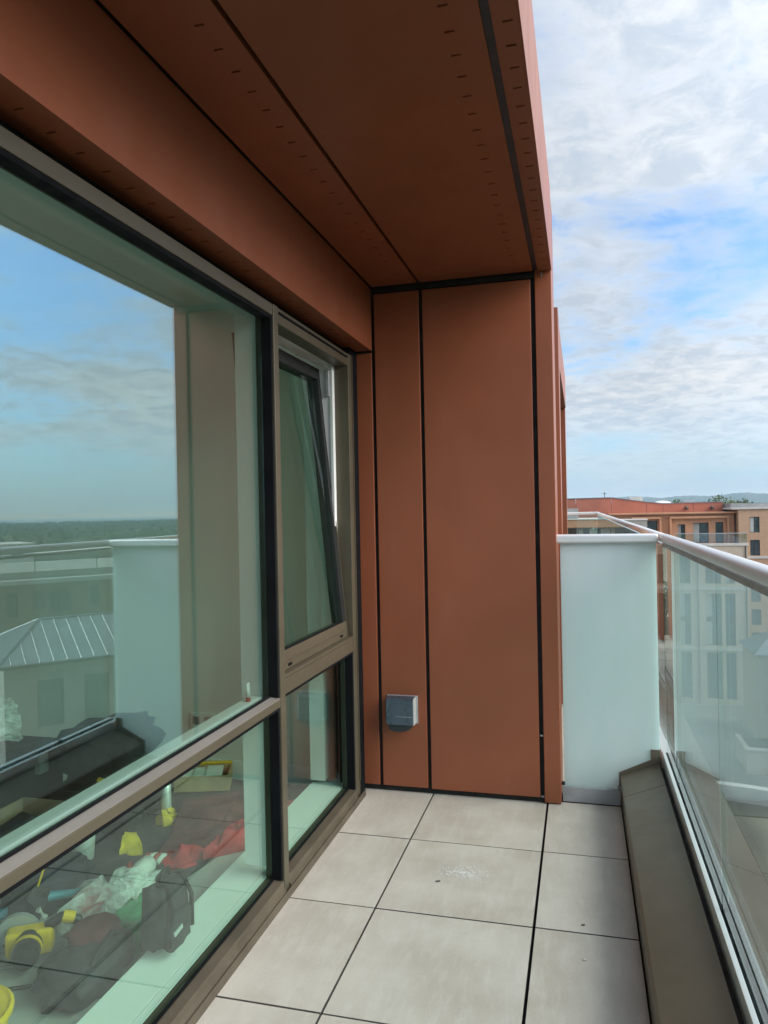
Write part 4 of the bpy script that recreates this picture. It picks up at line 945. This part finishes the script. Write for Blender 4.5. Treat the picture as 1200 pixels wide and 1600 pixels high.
# hand tools scattered on the pale floor
for lab, p0, p1, hm_ in (('red handled screwdriver on the floor left of the plastic bag', (-1.90, 2.33, .014), (-1.80, 2.24, .014), 'rubber_red'), ('yellow handled screwdriver behind the teal tool', (-2.12, 2.44, .014), (-1.98, 2.50, .014), 'yellow_pl')):
    a, b = Vector(p0), Vector(p1); t = thing('screwdriver', lab, 'screwdriver', p0, 'hand tools on the room floor')
    obj('handle', MB().tube([a, a.lerp(b, .1), a.lerp(b, .4), a.lerp(b, .48)], [.010, .014, .013, .008], 10), hm_, t, smooth_=True)
    obj('shaft', MB().tube([a.lerp(b, .47), b], .0035, 8), 'alu', t)
tp = thing('tape_roll', 'roll of grey tape standing beside the red pouch', 'tape', (-1.90, 2.52, 0))
obj('roll', MB().lathe((-1.90, 2.52, .001), [(.032, 0), (.052, 0.001), (.052, .046), (.032, .047), (.032, .002)], 24), 'alu_dull', tp)
pc = thing('tool_pouch', 'black tool pouch leaning behind the yellow power tool', 'pouch', (-1.98, 2.30, 0))
obj('body', lump((-2.0, 2.31, .001), (.055, .075, .06), 71.3, .14, 3, .35, 1.8), 'fab_black', pc, smooth_=True)
obj('flap', MB().obox((-1.955, 2.30, .105), (.02, .012, -.03), (-.03, .06, 0), (.002, .001, .002)), 'fab_grey', pc, bevel=.003)
obj('pencil', MB().tube([(-1.99, 2.33, .11), (-1.97, 2.35, .19)], .004, 6), 'yellow_pl', pc)
obj('white_rag', sheet([(-1.82, 2.50), (-1.66, 2.56), (-1.70, 2.70), (-1.84, 2.63)], 77.2, .05, 18, .01, 11), 'paper', smooth_=True, label='crumpled white rag on the floor beyond the plastic bag', cat='rag')
# brush
br = thing('hand_brush', 'dark hand brush lying on the pale floor between bag and backpack', 'brush', (-1.80, 2.68, 0))
obj('handle', MB().tube([(-1.86, 2.60, .012), (-1.82, 2.66, .016), (-1.80, 2.70, .014)], [.008, .01, .013], 8), 'fab_black', br)
obj('bristle_head', MB().obox((-1.775, 2.745, .016), (.026, .045, 0), (-.022, .012, 0), (0, 0, .014)), 'fab_grey', br, bevel=.004)
# yellow rimmed tray of papers
ty = thing('paper_tray', 'shallow wooden tray with yellow rim holding papers by the room wall', 'tray', (-2.02, 3.66, .02))
ta, tb2, tc2 = Vector((-2.02, 3.655, .03)), Vector((.14, .045, 0)), Vector((-.035, .09, 0))
obj('base', MB().obox(ta, tb2, tc2, (0, 0, .008)), 'wood', ty)
for sgn in (-1, 1):
    obj('side', MB().obox(ta+tc2*sgn*.96+Vector((0, 0, .04)), tb2, tc2*.04, (0, 0, .032)), 'wood', ty)
    obj('side', MB().obox(ta+tb2*sgn*.97+Vector((0, 0, .04)), tb2*.03, tc2*.92, (0, 0, .032)), 'wood', ty)
obj('rim', MB().tube([ta+tc2+tb2*k+Vector((0, 0, .08)) for k in (-1, 1)], .010, 6), 'yellow_pl', ty)
for k in range(3): obj('paper', MB().obox(ta+tb2*(-.5+.45*k)+Vector((0, 0, .05+.008*k)), tb2*.3, tc2*.6+Vector((0, 0, .01)), (0, 0, .002)), 'paper', ty)
# black jacket heap over a box, dark crates, cardboard, navy bag, white sheet
jk = thing('black_jacket', 'black jacket heaped over a low crate deep in the room', 'jacket', (-2.40, 3.30, 0))
obj('crate', MB().box(-2.62, -2.22, 3.12, 3.50, .001, .20), 'black_pl', jk, bevel=.01)
obj('heap', lump((-2.40, 3.30, .19), (.19, .17, .15), 41.3, .38, 3, .6, 1.7, 1, .3), 'fab_black', jk, smooth_=True)
obj('sleeve', MB().tube([(-2.28, 3.2, .36), (-2.18, 3.12, .26), (-2.14, 3.10, .12), (-2.18, 3.08, .03)], [.06, .06, .055, .045], 10), 'fab_black', jk, smooth_=True)
obj('yellow_trim', MB().tube([(-2.34, 3.12, .26), (-2.24, 3.12, .24), (-2.18, 3.14, .22)], .014, 6), 'yellow_pl', jk)
jk.location = (-2.28, 3.20, 0)
b1 = thing('tool_chest', 'tall black tool chest at the left edge of the room', 'tool chest', (-2.82, 2.88, 0))
obj('body', MB().box(-3.05, -2.60, 2.50, 3.26, .001, .30), 'black_pl', b1, bevel=.012)
obj('lid', MB().box(-3.07, -2.58, 2.48, 3.28, .303, .36), 'fab_navy', b1, bevel=.012)
obj('handle', MB().tube([(-2.82, 2.8, .36), (-2.82, 2.82, .42), (-2.82, 2.96, .42), (-2.82, 2.98, .36)], .012, 8), 'black_pl', b1)
for y in (2.65, 3.05): obj('latch', MB().box(-2.599, -2.57, y, y+.06, .25, .34), 'alu_dull', b1)
cx = thing('cardboard_box', 'open cardboard box with folded flaps in front of the tool chest', 'box', (-2.39, 2.65, 0))
for x0, x1, y0, y1 in ((-2.54, -2.24, 2.40, 2.406), (-2.54, -2.24, 2.894, 2.90), (-2.54, -2.534, 2.407, 2.893), (-2.246, -2.24, 2.407, 2.893)): obj('side', MB().box(x0, x1, y0, y1, .001, .20), 'card', cx)
obj('base', MB().box(-2.533, -2.247, 2.407, 2.893, .002, .008), 'card', cx)
obj('flap', MB().obox((-2.195, 2.65, .185), (.045, 0, -.018), (0, .23, 0), (.001, 0, .003)), 'card', cx)
obj('contents', lump((-2.39, 2.65, .01), (.12, .21, .075), 51, .25, 2, .4), 'fab_navy', cx, smooth_=True)
nb_ = thing('navy_holdall', 'navy holdall slumped in front of the cardboard box', 'bag', (-2.05, 2.46, 0))
obj('body', lump((-2.05, 2.46, .001), (.11, .15, .07), 55.5, .2, 3, .5, 1.8, 1, .15), 'fab_navy', nb_, smooth_=True)
obj('strap', MB().tube([(-2.1, 2.36, .12), (-2.03, 2.42, .2), (-2.02, 2.50, .19), (-2.04, 2.56, .12)], .011, 6), 'fab_black', nb_, smooth_=True)
pb = thing('paper_cup', 'white tub standing between holdall and jacket', 'tub', (-2.12, 2.76, .02))
obj('body', MB().lathe((-2.12, 2.76, .02), [(.05, 0), (.06, .13), (.064, .135), (.056, .135), (.05, .12)], 18), 'white', pb, smooth_=True)
ws = thing('draped_plastic', 'pale crumpled plastic sheet draped over the tool chest', 'plastic sheet', (-2.8, 2.84, .42))
obj('film', lump((-2.80, 2.84, .425), (.17, .20, .10), 61.2, .32, 3, .55, 1.6, 1, .35), 'plastic', ws)
# tube on the ledge
tu = thing('sealant_tube', 'small white tube with a red cap standing on the window ledge', 'tube', (-1.235, 2.585, .7875))
obj('cap', MB().lathe((-1.235, 2.585, .7875), [(.009, 0), (.0095, .014), (.008, .016)], 14), 'rubber_red', tu)
obj('body', MB().add([(-1.235+.0095*math.cos(t), 2.585+.0095*math.sin(t), .804) for t in [6.283*k/12 for k in range(12)]]+[(-1.235+.002*math.cos(t), 2.585+.014*math.sin(t), .858) for t in [6.283*k/12 for k in range(12)]], [tuple(range(12))[::-1], tuple(range(12, 24))]+[(k, (k+1) % 12, 12+(k+1) % 12, 12+k) for k in range(12)]), 'white', tu, smooth_=True)

# ------------------------------------------------------------------ haze
HAZE = 1
if HAZE:
    hm = bpy.data.materials.new('haze_air'); hm.use_nodes = True; hn = hm.node_tree.nodes; hn.clear()
    ho = hn.new('ShaderNodeOutputMaterial'); hv = hn.new('ShaderNodeVolumePrincipled'); hv.inputs['Color'].default_value = (.42, .70, 1, 1)
    hv.inputs['Absorption Color'].default_value = (1, 1, 1, 1); hv.inputs['Density'].default_value = .00016; hv.inputs['Anisotropy'].default_value = 0.0
    hm.node_tree.links.new(hv.outputs[0], ho.inputs['Volume'])
    hme = MB().box(-31000, 31000, -31000, 31000, ZG-2, 82).mesh('haze'); hme.materials.append(hm)
    hz_ = bpy.data.objects.new('haze', hme); col.objects.link(hz_); hz_['kind'] = 'stuff'; hz_['label'] = 'pale blue summer haze over the land'; hz_['category'] = 'haze'
